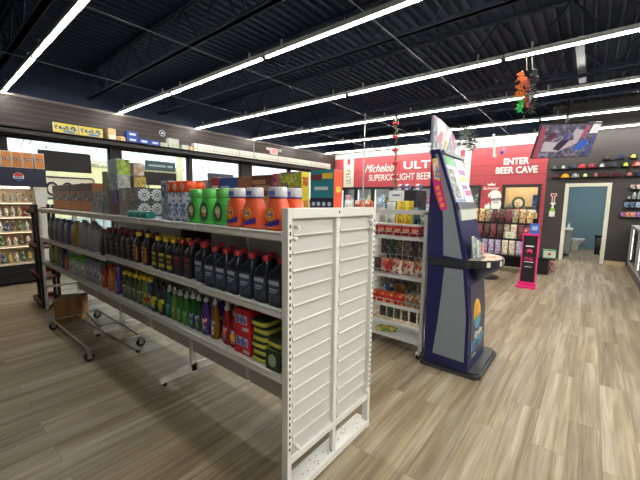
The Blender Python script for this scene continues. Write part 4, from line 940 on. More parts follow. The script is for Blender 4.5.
box(-.02, .02, -.16, .16, -.10, .10, bev=.006).build('housing', mat('exit_housing', (214, 206, 202), .5), t)
lettering('lettering', 'EXIT', .24, .13, mat('exit_red', (230, 60, 60), .5, noise=0, emit=1.6), t, (.021, 0, 0), face='+x', bold=.03)
for y in (-.26, .26): MB().cyl((-.02, y, .06), (.05, y, .04), .045, 12).build('lamp_head', mat('lamp_head_white', (200, 198, 194), .4), t)
box(-.02, .02, -.30, .30, .09, .115).build('bracket', BLACK, t); box(-.378, .0, -.02, .02, .115, .135).build('wall_arm', BLACK, t)
tag(MB().cyl((-8.12, 6.76, 2.79), (-8.12, 6.76, 3.42), .012, 8).build('thin_pipe', mat('conduit_grey', (150, 152, 156))), 'thin upright pipe at the window ledge left of the exit sign', 'pipe')
t = thing('wall_emblem', 'small round white ring emblem on the brown upper wall left of the ledge packs', 'emblem', (-8.49, 4.15, 3.18))
mb = MB(); mb.tube([(0, .07 * math.cos(2 * PI * k / 20), .07 * math.sin(2 * PI * k / 20)) for k in range(21)], .008, 6); mb.build('ring', WS, t); MB().disc((.0, 0, 0), .03, 'x', .004).build('centre', WS, t)

# ---- signs hung in the windows
def hung_sign(lab, y0, y1, z0, z1, m, wires=True, x=-8.42):
    t = thing('window_sign', lab, 'sign', (x, (y0 + y1) / 2, z0), 0, 'signs hung in the windows')
    h = z1 - z0; hw = (y1 - y0) / 2
    box(-.02, .02, -hw, hw, 0, h, bev=.004).build('panel', m, t)
    if wires:
        for s_ in (-1, 1): MB().cyl((0, s_ * hw * .6, h - .002), (-.04, s_ * hw * .2, 2.69 - z0), .003, 6).build('hanging_wire', INK, t)
    return t
SB = mat('sign_back_black', (15, 15, 20), .6)
hung_sign('black back of a sign hanging in the leftmost window in view', 1.66, 2.54, 2.07, 2.47, SB)
t = hung_sign('white sign with a black rounded frame below the black sign', 1.62, 2.58, 1.50, 1.98, mat('sign_ivory', (228, 224, 206), .6), False)
mb = MB(); pts = []
for cx, cz, a0 in ((.42, .40, 0), (-.42, .40, 90), (-.42, .08, 180), (.42, .08, 270)):
    for k in range(5): a = math.radians(a0 + 22.5 * k); pts.append((.024, cx + .05 * math.cos(a), cz + .05 * math.sin(a)))
mb.tube(pts + [pts[0]], .012, 6); mb.build('frame_line', INK, t)
mb = MB()
for cy in (-.26, 0, .26): mb.tube([(.024, cy + .09 * math.cos(2 * PI * k / 16), .22 + .12 * math.sin(2 * PI * k / 16)) for k in range(17)], .02, 6)
mb.build('frame_ring', INK, t)
t = hung_sign('dark teal sign with pale lettering high in the second window', 3.67, 4.41, 2.24, 2.47, mat('sign_teal', (58, 86, 96), .5))
MB().box(.0195, .022, -.30, .12, .09, .14).box(.0195, .022, .16, .30, .09, .14).build('sign_print', mat('sign_print_pale', (170, 190, 196), .5), t)
hung_sign('wide black sign back in the second window under the teal sign', 3.45, 4.43, 1.88, 2.20, SB, False)
hung_sign('low dark blue-grey sign in the third window', 5.36, 6.2, 2.0, 2.29, mat('sign_slate', (64, 70, 88), .5))

# ================================================================== OUTDOORS
struct('ground_outside', box(-90, -8.66, -40, 60, -.3, -.15), mat('asphalt', (150, 148, 140), .9, scale=.5))
t = thing('tan_building', 'sunlit tan building across the street, seen through the left windows', 'building', (-34, 14, -.15))
box(-6, 0, -6, 4.5, 0, 4.6).build('wall', mat('stucco_tan', (214, 196, 150), .8, scale=2), t); box(-6.1, .3, -6.2, 4.7, 4.6, 4.9).build('roof_edge', mat('roof_pale', (190, 180, 150), .7), t)
for y in (-4.6, -1.2, 2.2): box(-.05, .03, y, y + 1.2, 1.2, 2.6).build('window', mat('dark_glass', (60, 70, 80), .1), t)
def tree(x, y, h, seed, lab):
    rng = random.Random(seed); t = thing('bare_tree', lab, 'tree', (x, y, -.15), 0, 'bare trees outside')
    MB().cyl((0, 0, 0), (0, 0, h * .4), .12, 8, r1=.07).build('trunk', mat('bark', (110, 96, 84), .9), t)
    mb = MB()
    def br(p, d, l, r, k):
        q = p + d * l; mb.cyl(p, q, r, 5, r1=r * .65)
        if k == 0: return
        for _ in range(3):
            nd = (d + Vector((rng.uniform(-.8, .8), rng.uniform(-.8, .8), rng.uniform(-.2, .6)))).normalized(); br(q, nd, l * .74, r * .6, k - 1)
    for a in range(4): br(Vector((0, 0, h * .38)), Vector((math.cos(a * 1.6) * .5, math.sin(a * 1.6) * .5, .8)).normalized(), h * .2, .02, 4)
    mb.build('branches', mat('bark', (110, 96, 84)), t)
tree(-24, 4.2, 8, 1, 'bare tree beyond the leftmost window'); tree(-26, 11.5, 8.5, 2, 'bare tree beyond the second window'); tree(-27, 17.5, 8, 3, 'bare tree beyond the third window'); tree(-25, 22, 7, 5, 'bare tree beyond the window near the exit sign')
t = thing('utility_pole', 'sunlit tan utility pole outside the second window', 'pole', (-18, 9.7, -.15))
MB().cyl((0, 0, 0), (0, 0, 8), .17, 12, r1=.14).build('pole', mat('pole_tan', (214, 196, 150), .8), t); box(-.05, .05, -1, 1, 7.2, 7.35).build('crossarm', mat('bark', (110, 96, 84)), t)

# ================================================================== WIRE RACK behind the end panel
RX0, RX1, RY0, RY1 = -3.05, -1.205, 3.12, 3.56
rk = thing('wire_rack', 'white wire-backed snack rack between the end panel and the blue kiosk', 'rack', (0, 0, 0))
WR = mat('rack_white', (206, 207, 206), .4, noise=.03)
for x in (RX0, RX1 - .035):
    for y in (RY0, RY1 - .03): MB().box(x, x + .035, y, y + .03, .05, 1.455).build('post', WR, rk)
for x in (RX0, RX1 - .035): box(x, x + .035, RY0 - .06, RY1 + .06, .03, .07).build('foot', WR, rk)
for x in (RX0 + .017, RX1 - .017): 
    for y in (RY0 - .04, RY1 + .04): MB().cyl((x - .012, y, .028), (x + .012, y, .028), .028, 12).build('caster', RUBBER, rk)
MB().box(RX0, RX1, RY0, RY0 + .02, 1.43, 1.475).build('top_rail', WR, rk)
def grid(axis, c, a0, a1, z0, z1, st):
    mb = MB(); a = a0
    while a <= a1 + 1e-4:
        p = (lambda z: (a, c, z)) if axis == 'y' else (lambda z: (c, a, z)); mb.cyl(p(z0), p(z1), .0028, 5); a += st
    z = z0
    while z <= z1 + 1e-4:
        p, q = ((a0, c, z), (a1, c, z)) if axis == 'y' else ((c, a0, z), (c, a1, z)); mb.cyl(p, q, .0028, 5); z += st * 1.2
    return mb
grid('y', RY1 - .015, RX0 + .03, RX1 - .03, .12, 1.44, .076).build('back_grid', WR, rk)
grid('x', RX1 - .004, RY0 + .03, RY1 - .03, .12, 1.44, .08).build('side_grid', WR, rk)
RZ = {'can': 1.195, 'bun': .79, 'red': .475, 'base': .14}
for nm, z in RZ.items():
    mb = MB(); mb.box(RX0 + .03, RX1 - .03, RY0 + .02, RY1 - .04, z - .012, z); mb.box(RX0 + .03, RX1 - .03, RY0, RY0 + .012, z - .024, z + .004)
    mb.build('shelf', WR, rk)
    if nm != 'base':
        mb = MB(); mb.cyl((RX0 + .03, RY0 + .01, z + .05), (RX1 - .03, RY0 + .01, z + .05), .003, 5); x = RX0 + .04
        while x < RX1 - .03: mb.cyl((x, RY0 + .01, z), (x, RY0 + .01, z + .05), .0028, 5); x += .085
        mb.build('wire_fence', WR, rk)
for z in (1.02, 1.12):
    MB().cyl((RX0 + .03, RY1 - .07, z), (RX1 - .03, RY1 - .07, z), .004, 6).build('peg_bar', WR, rk)
def can(label):
    t = thing('food_can', label, 'can')
    MB().lathe([(.046, 0), (.048, .003), (.046, .006), (.046, .119), (.048, .122), (.046, .126), (.042, .1255)], n=18).build('body', mat('can_tin', (206, 204, 198), .3, .5), t)
    MB().lathe([(.0468, .012), (.0468, .112)], n=18).build('label', mat('can_label_red', (160, 28, 44), .4), t)
    MB().disc((0, -.0472, .068), .028, t=.0012, sx=1.1, sy=.7).build('label_print', mat('can_print_tan', (196, 140, 100), .5), t)
    MB().disc((.028, -.038, .07), .008, t=.004).build('label_mark', PAPERW, t)
    return t
for i, x in enumerate((-1.34, -1.44, -1.535, -1.63, -1.725, -1.82)):
    place('fcan', can, (x, 3.185, RZ['can'] + .001), f'red labelled food can on the rack top shelf, {ordw(i)} from the right', 'red food cans')
    dup(PROTO['fcan'], (x + .03, 3.285, RZ['can'] + .001), 0, f'red food can in the second row on the rack, {ordw(i)} from the right', 'red food cans')
YB_ = printed('chips_yellow', [(236, 214, 50), (240, 220, 80), (220, 180, 40), (236, 206, 60)], 14); YP = printed('chips_orange_print', [(230, 170, 40), (214, 140, 40), (240, 220, 80)], 30)
WB = printed('chips_white', [(210, 216, 212), (190, 200, 196), (224, 226, 222)], 16); WP = printed('chips_white_print', [(160, 170, 166), (206, 210, 206)], 30)
BB_ = printed('chips_blue', [(60, 120, 150), (90, 150, 176), (36, 44, 56), (40, 90, 120)], 16); GB = printed('chips_green', [(96, 140, 70), (140, 170, 90), (190, 200, 160), (60, 90, 50)], 18)
SBG = printed('chips_silver', [(150, 156, 162), (180, 184, 188), (120, 126, 134)], 20)
TB = 1.345
for x, kf, lab in [(-1.75, pillow_bag('cw', WB, .13, .25, .06, None, WP), 'white chip bag behind the rack cans, leftmost'), (-1.635, pillow_bag('cy', YB_, .12, .26, .06, None, YP), 'yellow chip bag, left one of the pair above the cans'),
                   (-1.535, pillow_bag('cy', None), 'yellow chip bag, right one of the pair above the cans'), (-1.445, pillow_bag('cb', BB_, .10, .21, .05, None, printed('chips_dark_print', [(30, 34, 44), (60, 60, 70)], 30)), 'blue and black chip bag right of the yellow ones'),
                   (-1.36, pillow_bag('cg', GB, .11, .19, .06, None, WP), 'green chip bag on the rack top'), (-1.275, pillow_bag('cs', SBG, .10, .19, .05), 'silver bag at the right end of the rack top')]:
    place(kf[0], kf[1] if len(kf) > 1 else None, (x, 3.42, 1.1955), lab, 'chip bags on the wire rack')
for i, r in enumerate([o for o in list(C.objects) if o.get('group') == 'chip bags on the wire rack']): r.scale = (.86, 1.0, 1.42)
# hanging pouches
PCH = [printed('pouch_khaki', [(96, 100, 84), (130, 132, 110), (70, 74, 66)], 26), printed('pouch_teal', [(50, 74, 74), (90, 110, 106), (36, 50, 52)], 26), printed('pouch_plum', [(70, 50, 66), (110, 90, 100), (46, 38, 46)], 26), printed('pouch_sand', [(150, 140, 116), (120, 112, 96), (90, 86, 76)], 26)]
pn = ['khaki', 'dark teal', 'plum', 'sand']
for r, (z, y) in enumerate(((.955, 3.455), (.56, 3.46), (.20, 3.48))):
    for i in range(7):
        q = (i + r * 2) % 4
        place(('pouch', q), pillow_bag('p', PCH[q], .082, .20, .02, name='hanging_pouch', cat='pouch')[1], (-1.27 - i * .095, y, z), f'{pn[q]} pouch hanging in the {["upper", "middle", "bottom"][r]} row of the wire rack, {ordw(i)} from the right', 'pouches on the wire rack')
# buns / bags
BUN = printed('bag_cream_red', [(220, 206, 186), (176, 60, 56), (206, 190, 170), (190, 150, 120)], 16); BUR = printed('bag_red_tan', [(176, 50, 50), (196, 140, 110), (206, 80, 60)], 18); BUD = printed('bag_dark', [(50, 46, 52), (80, 70, 70), (110, 60, 60)], 20)
for i, (x, m, k, lab) in enumerate([(-1.30, BUN, 'bn', 'cream and red bag on the middle rack shelf, nearest the kiosk'), (-1.425, BUN, 'bn', 'cream and red bag on the middle rack shelf, second from the kiosk'), (-1.555, BUN, 'bn', 'cream and red bag on the middle rack shelf, third from the kiosk'), (-1.69, BUR, 'br', 'red and tan bag on the middle rack shelf'), (-1.80, BUD, 'bd', 'dark bag on the middle rack shelf next to the end panel')]):
    place(k, pillow_bag(k, m, .115, .15, .08)[1], (x, 3.23, .792), lab, 'bags on the middle rack shelf')
for i, x in enumerate((-1.36, -1.50, -1.64)): place('br', None, (x, 3.34, .792), f'red and tan bag in the back of the middle rack shelf, {ordw(i)} from the right', 'bags on the middle rack shelf')
RDP = printed('pack_red_yellow', [(200, 44, 44), (214, 70, 50), (226, 180, 60), (190, 36, 40)], 22); TAP = printed('pack_tan_red', [(176, 150, 120), (150, 60, 60), (200, 186, 160), (120, 100, 80)], 24)
for i, (x, m, nm, h, y) in enumerate([(-1.285, TAP, 'tan and red', .12, 3.23), (-1.385, TAP, 'tan and red', .12, 3.23), (-1.49, RDP, 'red and yellow', .10, 3.22), (-1.59, RDP, 'red and yellow', .10, 3.22), (-1.69, RDP, 'red and yellow', .10, 3.22), (-1.79, RDP, 'red and yellow', .10, 3.22)]):
    tag(box(-.045, .045, -.07, .07, 0, h, bev=.006).build('snack_pack', m, None, (x, y, .4755)), f'{nm} snack pack on the lower rack shelf, {ordw(i)} from the right', 'pack', 'packs on the lower rack shelf')
tag(box(-.05, .05, -.04, .04, 0, .17, bev=.005).build('snack_pack', printed('pack_blue', [(60, 80, 150), (190, 196, 214), (46, 60, 120)], 20), None, (-1.70, 3.36, .4755)), 'blue and white snack pack behind the red ones on the lower rack shelf', 'pack', 'packs on the lower rack shelf')
tag(box(-.06, .06, -.04, .04, 0, .17, bev=.005).build('snack_pack', printed('pack_brown', [(120, 84, 50), (160, 120, 60), (90, 60, 40)], 20), None, (-1.57, 3.36, .4755)), 'brown snack pack behind the red ones on the lower rack shelf', 'pack', 'packs on the lower rack shelf')
t = thing('snack_tray', 'green and orange packet lying on the bottom rack shelf', 'packet', (-1.66, 3.24, .1405), .35)
MB().loft([(0, .22, .12), (.02, .24, .14), (.035, .2, .11)], 16, 4).build('packet', printed('packet_green', [(60, 120, 60), (226, 150, 60), (90, 150, 70), (230, 190, 80)], 20), t)
# ================================================================== BEHIND: second shelving row, cabinet
t = thing('rear_shelving', 'plain white shelving row behind the wire rack, mostly hidden', 'shelving', (-4.25, 5.0, 0))
box(-1.5, 1.5, -.4, .4, 1.38, 1.41).build('top_deck', WHITE2, t); box(-1.5, 1.5, -.015, .015, .1, 1.38).build('back_panel', WHITE2, t)
for z in (.2, .6, 1.0): box(-1.5, 1.5, -.4, .4, z, z + .025).build('shelf', WHITE2, t)
for x in (-1.5, 1.47): box(x, x + .03, -.4, .4, 0, 1.38).build('end_frame', WHITE, t)
RWB = printed('bag_red_white', [(190, 60, 50), (226, 222, 214), (150, 80, 60), (206, 120, 80)], 14)
for i, (x, m, k, lab, s_) in enumerate([(-2.95, RWB, 'rw', 'red and white snack bag on the rear shelving, right end', 1), (-3.15, RWB, 'rw', 'red and white snack bag on the rear shelving, second from the right', 1), (-3.36, WB, 'wb2', 'white snack bag on the rear shelving top', 1), (-3.62, BUR, 'br', 'red and tan bag on the rear shelving top', 1.1)]):
    o = place(k, pillow_bag(k, m, .18, .16, .1)[1], (x, 4.95, 1.411), lab, 'bags on the rear shelving')
carton('pink box with white top standing on the rear shelving', 'pink_box', 'box', .34, .2, .17, mat('carton_pink', (196, 110, 134), .5), (-4.15, 4.95, 1.411), 0, [('t', -.5, .5, -.5, .5, PAPERW, 'top_print'), ('f', -.4, .4, .1, .4, mat('print_pale_pink', (230, 190, 200), .5), 'front_print')])
t = thing('black_cabinet', 'black cabinet with a white sign face behind the chip bags', 'cabinet', (-2.37, 5.2, 0))
box(-.24, .24, -.2, .2, 0, 1.74, bev=.006).build('body', mat('cabinet_black', (34, 33, 40), .4), t)
l = box(-.235, .03, -.206, -.2, 1.56, 1.735).build('sign_face', mat('sign_face_white', (224, 226, 226), .5), t)
MB().box(-.17, -.04, -.2075, -.2055, 1.645, 1.675).box(-.02, .0, -.2075, -.2055, 1.65, 1.67).build('sign_print', mat('print_grey', (110, 114, 130), .5), l)
BWP = printed('pack_blue_white', [(50, 60, 130), (220, 222, 232), (180, 60, 80), (120, 130, 180)], 18)
for i, x in enumerate((-2.48, -2.36, -2.17)):
    tag(MB().loft([(0, .09, .07), (.01, .1, .08), (.08, .095, .07), (.10, .05, .03)], 14, 3).build('snack_pack', BWP, None, (x, 5.15, 1.741)), f'blue and white pack on top of the black cabinet, {ordw(i)} from the left', 'pack', 'packs on the black cabinet')
tag(MB().cyl((-4.35, 7.0, 0), (-4.35, 7.0, 3.62), .016, 8).build('thin_pole', mat('conduit_grey', (150, 152, 156))), 'thin pale upright pole in front of the red beer sign', 'pole')

# ================================================================== LOTTERY KIOSK
k = thing('lottery_kiosk', 'tall navy lottery ticket kiosk with sloping poster face and round counter', 'kiosk', (0, 0, 0))
KY0, KY1 = 3.0, 3.57
MB().prism([(-1.17, 3.005), (-.68, 3.005), (-.636, 3.05), (-.636, 3.68), (-.68, 3.725), (-1.17, 3.725)], 'z', .0, .035).prism([(-1.15, 3.02), (-.69, 3.02), (-.655, 3.06), (-.655, 3.67), (-.69, 3.71), (-1.15, 3.71)], 'z', .035, .055).build('base_plate', DKGREY, k)
prof = [(-1.13, .055), (-.735, .055), (-.75, .55), (-.80, 1.0), (-.80, 1.07), (-.92, 1.53), (-1.085, 2.02), (-1.16, 2.02)]
MB().prism(prof, 'y', KY0 + .03, KY1).build('body', NAVY, k)
pr_ = [(-1.13, .055), (-.735, .055), (-.75, .55), (-.80, 1.0), (-.80, 1.07), (-.92, 1.53), (-1.085, 2.02), (-1.16, 2.02)]
MB().prism(pr_, 'y', KY0, KY0 + .03).build('side_panel', NAVY, k)
MB().prism([(-1.05, .15), (-.77, .14), (-.775, .55), (-.825, .97), (-.985, .97), (-1.0, .7), (-1.02, .45)], 'y', KY0 - .004, KY0).prism([(-1.0, 1.08), (-.838, 1.065), (-.95, 1.55), (-1.10, 1.98), (-1.125, 1.98), (-1.06, 1.72), (-1.02, 1.4)], 'y', KY0 - .004, KY0).build('side_inset', GREY, k)
# hanging strip sign along the side edge
st = MB().prism([(-1.15, 1.94), (-1.095, 1.94), (-1.05, 1.72), (-.985, 1.49), (-1.045, 1.485), (-1.10, 1.62), (-1.13, 1.75)], 'y', KY0 - .012, KY0 - .005).build('strip_sign', mat('strip_pink', (214, 50, 130), .5), k)
MB().prism([(-1.145, 1.94), (-1.095, 1.94), (-1.065, 1.74), (-1.115, 1.76)], 'y', KY0 - .014, KY0 - .0115).build('strip_top', printed('strip_top', [(236, 214, 120), (226, 226, 220), (90, 150, 200), (230, 190, 80)], 22), st)
mb = MB()
for z, x in ((1.68, -1.085), (1.63, -1.07), (1.58, -1.055), (1.53, -1.035)): mb.box(x - .012, x + .02, KY0 - .0135, KY0 - .0115, z - .018, z + .018)
mb.build('strip_print', mat('strip_orange', (244, 150, 50), .5), st)
# posters on the slope
def slope(y0, y1, s0, s1, t0, t1):
    a = Vector((-1.085, 2.02)); b = Vector((-.92, 1.53)); d = b - a; n = Vector((-d.y, d.x)).normalized(); n = n if n.x > 0 else -n
    P = [a + d * s0 + n * t0, a + d * s1 + n * t0, a + d * s1 + n * t1, a + d * s0 + n * t1]
    return MB().prism([(p.x, p.y) for p in P], 'y', y0, y1)
def poster(y0, y1, m, pats, lab=None):
    p = slope(y0, y1, .11, .95, .0, .012).build('poster', m, k, label=lab)
    for (a, b, s0, s1, c, nm) in pats: slope(y0 + (y1 - y0) * a, y0 + (y1 - y0) * b, s0, s1, .0118, .0135).build(nm, c, p)
poster(3.02, 3.285, printed('poster_lilac', [(206, 210, 222), (180, 190, 210), (220, 222, 230)], 14), [(.03, .97, .13, .28, mat('poster_green', (60, 160, 90), .4), 'header_print'), (.1, .6, .35, .88, printed('poster_grass', [(90, 120, 90), (140, 130, 140), (180, 190, 190), (110, 100, 110)], 26), 'picture_print'), (.05, .95, .90, .94, mat('poster_blue', (120, 150, 200), .4), 'footer_print')], 'lilac poster with a green header')
poster(3.30, 3.56, printed('poster_white', [(222, 220, 230), (206, 204, 220), (230, 230, 236)], 14), [(.15, .85, .32, .42, mat('poster_violet', (150, 90, 180), .4), 'title_print'), (.2, .75, .45, .54, mat('poster_lime', (206, 206, 80), .4), 'ticket_print'), (.1, .6, .62, .7, mat('poster_violet', (150, 90, 180)), 'title_print'), (.25, .9, .72, .82, mat('poster_magenta', (206, 60, 150), .4), 'ticket_print')], 'white poster with violet and magenta prints')
slope(3.01, 3.57, .955, 1.08, -.01, .02).build('poster_ledge', mat('ledge_dark', (60, 66, 80), .4), k)
slope(3.01, 3.60, .03, .10, -.01, .03).build('poster_rail', mat('rail_grey', (110, 118, 130), .4), k)
# topper
tp = MB().prism([(3.03, 2.0), (3.68, 2.0), (3.68, 2.16), (3.62, 2.22), (3.46, 2.285), (3.2, 2.32), (3.03, 2.325)], 'x', -1.185, -1.16).build('topper', printed('topper_print', [(190, 186, 206), (206, 204, 216), (170, 160, 186), (150, 160, 180), (200, 120, 150)], 6), k)
MB().prism([(3.25, 2.06), (3.36, 2.06), (3.52, 2.255), (3.42, 2.28)], 'x', -1.1605, -1.158).build('topper_beam', mat('topper_white', (226, 224, 226), .5), tp)
MB().prism([(3.27, 2.06), (3.33, 2.06), (3.38, 2.14), (3.33, 2.15)], 'x', -1.1585, -1.1565).build('topper_print', mat('topper_gold', (206, 170, 90), .5), tp)
MB().prism([(3.04, 2.05), (3.14, 2.05), (3.10, 2.30), (3.04, 2.30)], 'x', -1.1605, -1.158).build('topper_print', printed('topper_green', [(90, 130, 110), (120, 110, 140), (150, 160, 170)], 12), tp)
MB().prism([(3.45, 2.19), (3.52, 2.25), (3.63, 2.18), (3.63, 2.04)], 'x', -1.1605, -1.158).build('topper_print', printed('topper_rose', [(190, 110, 136), (206, 180, 196), (170, 120, 150)], 12), tp)
tc_ = MB().prism([(3.02, 1.985), (3.66, 1.985), (3.66, 2.02), (3.02, 2.02)], 'x', -1.19, -1.09).build('topper_base', mat('rail_grey', (110, 118, 130)), k)
# information card, back panel, counter
cd = MB().prism([(-.915, 1.505), (-.895, 1.505), (-.875, 1.395), (-.895, 1.395)], 'y', 3.06, 3.56).build('info_card', mat('card_white', (210, 214, 210), .5), k)
MB().prism([(-.894, 1.46), (-.8915, 1.46), (-.888, 1.435), (-.8905, 1.435)], 'y', 3.1, 3.52).build('card_print', mat('print_dark', (80, 86, 80), .5), cd)
mb = MB(); n = 26; arc = [(-.80 + .225 * math.cos(-PI / 2 + PI * q / n), 3.32 + .28 * math.sin(-PI / 2 + PI * q / n)) for q in range(n + 1)]
mb.prism([(-1.14, 2.985)] + [(-.80, 2.985)] + arc[1:] + [(-.80, 3.6), (-1.14, 3.6)], 'z', .985, 1.055)
ct = mb.build('counter', mat('counter_dark', (36, 38, 48), .35), k)
MB().prism([(-.80 + .21 * math.cos(-PI / 2 + PI * q / n), 3.32 + .262 * math.sin(-PI / 2 + PI * q / n)) for q in range(n + 1)], 'z', 1.055, 1.058).build('counter_print', printed('counter_print', [(226, 186, 160), (232, 206, 186), (226, 120, 70), (214, 196, 180)], 16), ct)
for a in (-48, -14, 14, 40):
    a = math.radians(a); x, y = -.80 + .2265 * math.cos(a), 3.32 + .2815 * math.sin(a)
    MB().box(-.002, .002, -.016, .016, -.022, .022, M=Matrix.Translation((x, y, 1.02)) @ Matrix.Rotation(math.atan2(math.sin(a) * .225, math.cos(a) * .28), 4, 'Z')).build('rim_emblem', WHITEL, ct)
MB().loft([(.85, .05, .14, -.77, 3.3), (.89, .14, .24, -.75, 3.31), (.94, .22, .33, -.73, 3.32), (.985, .26, .40, -.73, 3.32)], 24, 2.3).build('counter_support', mat('support_slate', (62, 70, 96), .4), k)
# front panel with the logo (tilts back with the body)
tilt = math.atan(.11)
f = thing  # keep helper short
fp = MB().prism([(-.736 + .006, .16), (-.751 + .006, .55), (-.778 + .006, .82), (-.79, .82), (-.77, .55), (-.75, .16)], 'y', 3.06, 3.54).build('front_panel', mat('front_slate', (66, 66, 88), .4), k)
def fx(z): return (-.736 - .015 * (z - .16) / .39 + .007) if z < .55 else (-.751 - .027 * (z - .55) / .27 + .007)
def fdisc(poly, m, nm, off=0.0):
    mb = MB(); P = [(fx(z) + off, y, z) for y, z in poly]; Q = [(x + .002, y, z) for x, y, z in P]; n_ = len(P)
    v = mb._add(P + Q, [list(range(n_)), list(range(n_, 2 * n_))] + [[i, (i + 1) % n_, n_ + (i + 1) % n_, n_ + i] for i in range(n_)]); return mb.build(nm, m, fp)
cy_, cz_ = 3.25, .535; n = 32
fdisc([(cy_ + .115 * math.cos(2 * PI * q / n), cz_ + .135 * math.sin(2 * PI * q / n)) for q in range(n)], mat('logo_sun_yellow', (236, 190, 70), .5), 'emblem')
fdisc([(cy_ - .02 + .05 * math.cos(2 * PI * q / n), cz_ + .015 + .09 * math.sin(2 * PI * q / n)) for q in range(n)], mat('logo_sun_orange', (232, 160, 50), .5), 'emblem_sun', .0021)
fdisc([(cy_ + .115 * math.cos(PI + PI * q / n + .15 * 0), cz_ - .03 + .105 * math.sin(PI + PI * q / n)) for q in range(n + 1)] + [(cy_ + .06, cz_ - .01), (cy_, cz_ - .05), (cy_ - .06, cz_ - .015)], mat('logo_sea_blue', (90, 150, 200), .5), 'emblem_sea', .0022)
fdisc([(cy_ - .11, cz_ - .03), (cy_ - .02, cz_ - .06), (cy_ + .0, cz_ - .03), (cy_ - .06, cz_ + .0)], mat('logo_green', (110, 170, 80), .5), 'emblem_shore', .0042)
for s_, z, w_, h_, m, sh in (('Carolina', .35, .26, .065, mat('logo_cream', (216, 218, 206), .5), .3), ('LOTTERY', .265, .40, .085, mat('logo_light_blue', (110, 170, 214), .5), 0)):
    o = lettering('lettering', s_, w_, h_, m, fp, (fx(z) + .003, 3.26 + (.03 if s_ == 'Carolina' else 0), z), face='+x', shear=sh, bold=.02)
fdisc([(3.10, .165), (3.22, .165), (3.22, .172), (3.10, .172)], mat('logo_cream', (216, 218, 206)), 'small_print')
t = thing('ticket_holder', 'clear holder full of lottery play slips on the kiosk counter', 'holder', (-.752, 3.17, 1.0592))
MB().box(-.035, .045, -.09, .09, 0, .012).box(-.037, -.032, -.09, .09, 0, .15).build('holder', mat('holder_clear', (150, 156, 166), .2), t)
sl = [(200, 214, 190), (120, 150, 190), (226, 228, 220), (150, 190, 170), (214, 90, 100)]
for i, c in enumerate(sl):
    mb = MB(); M = Matrix.Translation((-.015 + .011 * i, -.06 + .03 * i, .013)) @ Matrix.Rotation(-.12, 4, 'Y')
    mb.box(-.003, .003, -.035, .035, 0, .19 - .018 * i, M=M)
    mb.build('play_slip', printed(f'slip_{i}', [c, tuple(min(255, q + 25) for q in c), (226, 226, 222)], 50), t)

# ================================================================== CEILING-HUNG THINGS
t = thing('television', 'television hung from the ceiling, tilted, showing a car race', 'television', (-.52, 8.457, 2.818))
a_, b_, c_ = .745, .453, .06
r_ = Vector((math.cos(a_), math.sin(a_), 0)); n_ = Vector((math.sin(a_), -math.cos(a_), 0)); u_ = math.cos(b_) * Vector((0, 0, 1)) + math.sin(b_) * n_
r2_, u2_ = math.cos(c_) * r_ + math.sin(c_) * u_, math.cos(c_) * u_ - math.sin(c_) * r_; nn = r2_.cross(u2_)
M = Matrix.Identity(4)
for i in range(3): M[i][0] = r2_[i]; M[i][1] = u2_[i]; M[i][2] = nn[i]
M = M.copy()
box(-.61, .61, -.35, .35, -.05, -.004, bev=.008, M=None).build('tv_case', BLACK, t).matrix_local = M
def tvmat():
    m = bpy.data.materials.new('race_picture'); m.use_nodes = True; nt = m.node_tree; b = nt.nodes['Principled BSDF']; N = nt.nodes.new; Lk = nt.links.new
    tcn = N('ShaderNodeTexCoord'); v = N('ShaderNodeTexNoise'); v.inputs['Scale'].default_value = 9; v.inputs['Detail'].default_value = 8; v.inputs['Roughness'].default_value = .75; Lk(tcn.outputs['Object'], v.inputs['Vector'])
    r = N('ShaderNodeValToRGB'); Lk(v.outputs['Fac'], r.inputs[0]); e = r.color_ramp.elements
    e[0].position = .36; e[0].color = lin((34, 32, 44)) + (1,); e[1].position = .66; e[1].color = lin((196, 190, 200)) + (1,)
    q = e.new(.5); q.color = lin((96, 88, 106)) + (1,)
    q = e.new(.44); q.color = lin((60, 60, 90)) + (1,)
    Lk(r.outputs[0], b.inputs['Emission Color']); b.inputs['Emission Strength'].default_value = .7; b.inputs['Base Color'].default_value = (.02, .02, .03, 1); b.inputs['Roughness'].default_value = .3
    return m
scr = box(-.59, .59, -.33, .33, -.004, -.001).build('screen', tvmat(), t); scr.matrix_local = M
def pic(nm, poly, col, e=.6, z=0.0):
    o = MB().prism(poly, 'z', -.001 + z, .0005 + z).build(nm, mat('tv_' + nm + str(len(_M)), col, .4, emit=e), scr); return o
pic('race_track', [(-.45, -.2), (-.1, -.22), (.25, -.05), (.3, .2), (.12, .24), (.05, .05), (-.2, -.02), (-.45, 0)], (150, 142, 150), .5)
pic('barrier', [(-.59, -.33), (-.48, -.33), (-.50, .25), (-.59, .33)], (128, 56, 74), .5)
pic('race_car', [(-.22, -.16), (-.08, -.20), (.06, .0), (.08, .1), (-.02, .1), (-.16, -.04)], (46, 34, 52), .5, .0016)
pic('race_car', [(-.05, .02), (.05, .02), (.10, .12), (.0, .13)], (84, 74, 160), .6, .0032)
pic('race_car', [(-.46, .0), (-.30, .04), (-.22, .16), (-.38, .18)], (70, 40, 50), .5, .0016)
pic('race_car', [(.22, -.2), (.40, -.18), (.48, -.02), (.36, .02), (.26, -.06)], (44, 80, 160), .6, .0016)
pic('race_car', [(.5, -.33), (.55, -.33), (.58, .1), (.55, .1)], (56, 70, 140), .5, .0016)
pic('barrier', [(.26, .05), (.32, .05), (.40, .3), (.32, .3)], (146, 70, 90), .5, .0016)
pic('pit_wall', [(.42, .14), (.59, .14), (.59, .32), (.44, .32)], (196, 196, 200), .5, .0016)
MB().cyl((.0, .08, .1), (-.02, .1, .82), .025, 10).box(-.12, .12, -.02, .05, .02, .1).build('ceiling_mount', BLACK, t)
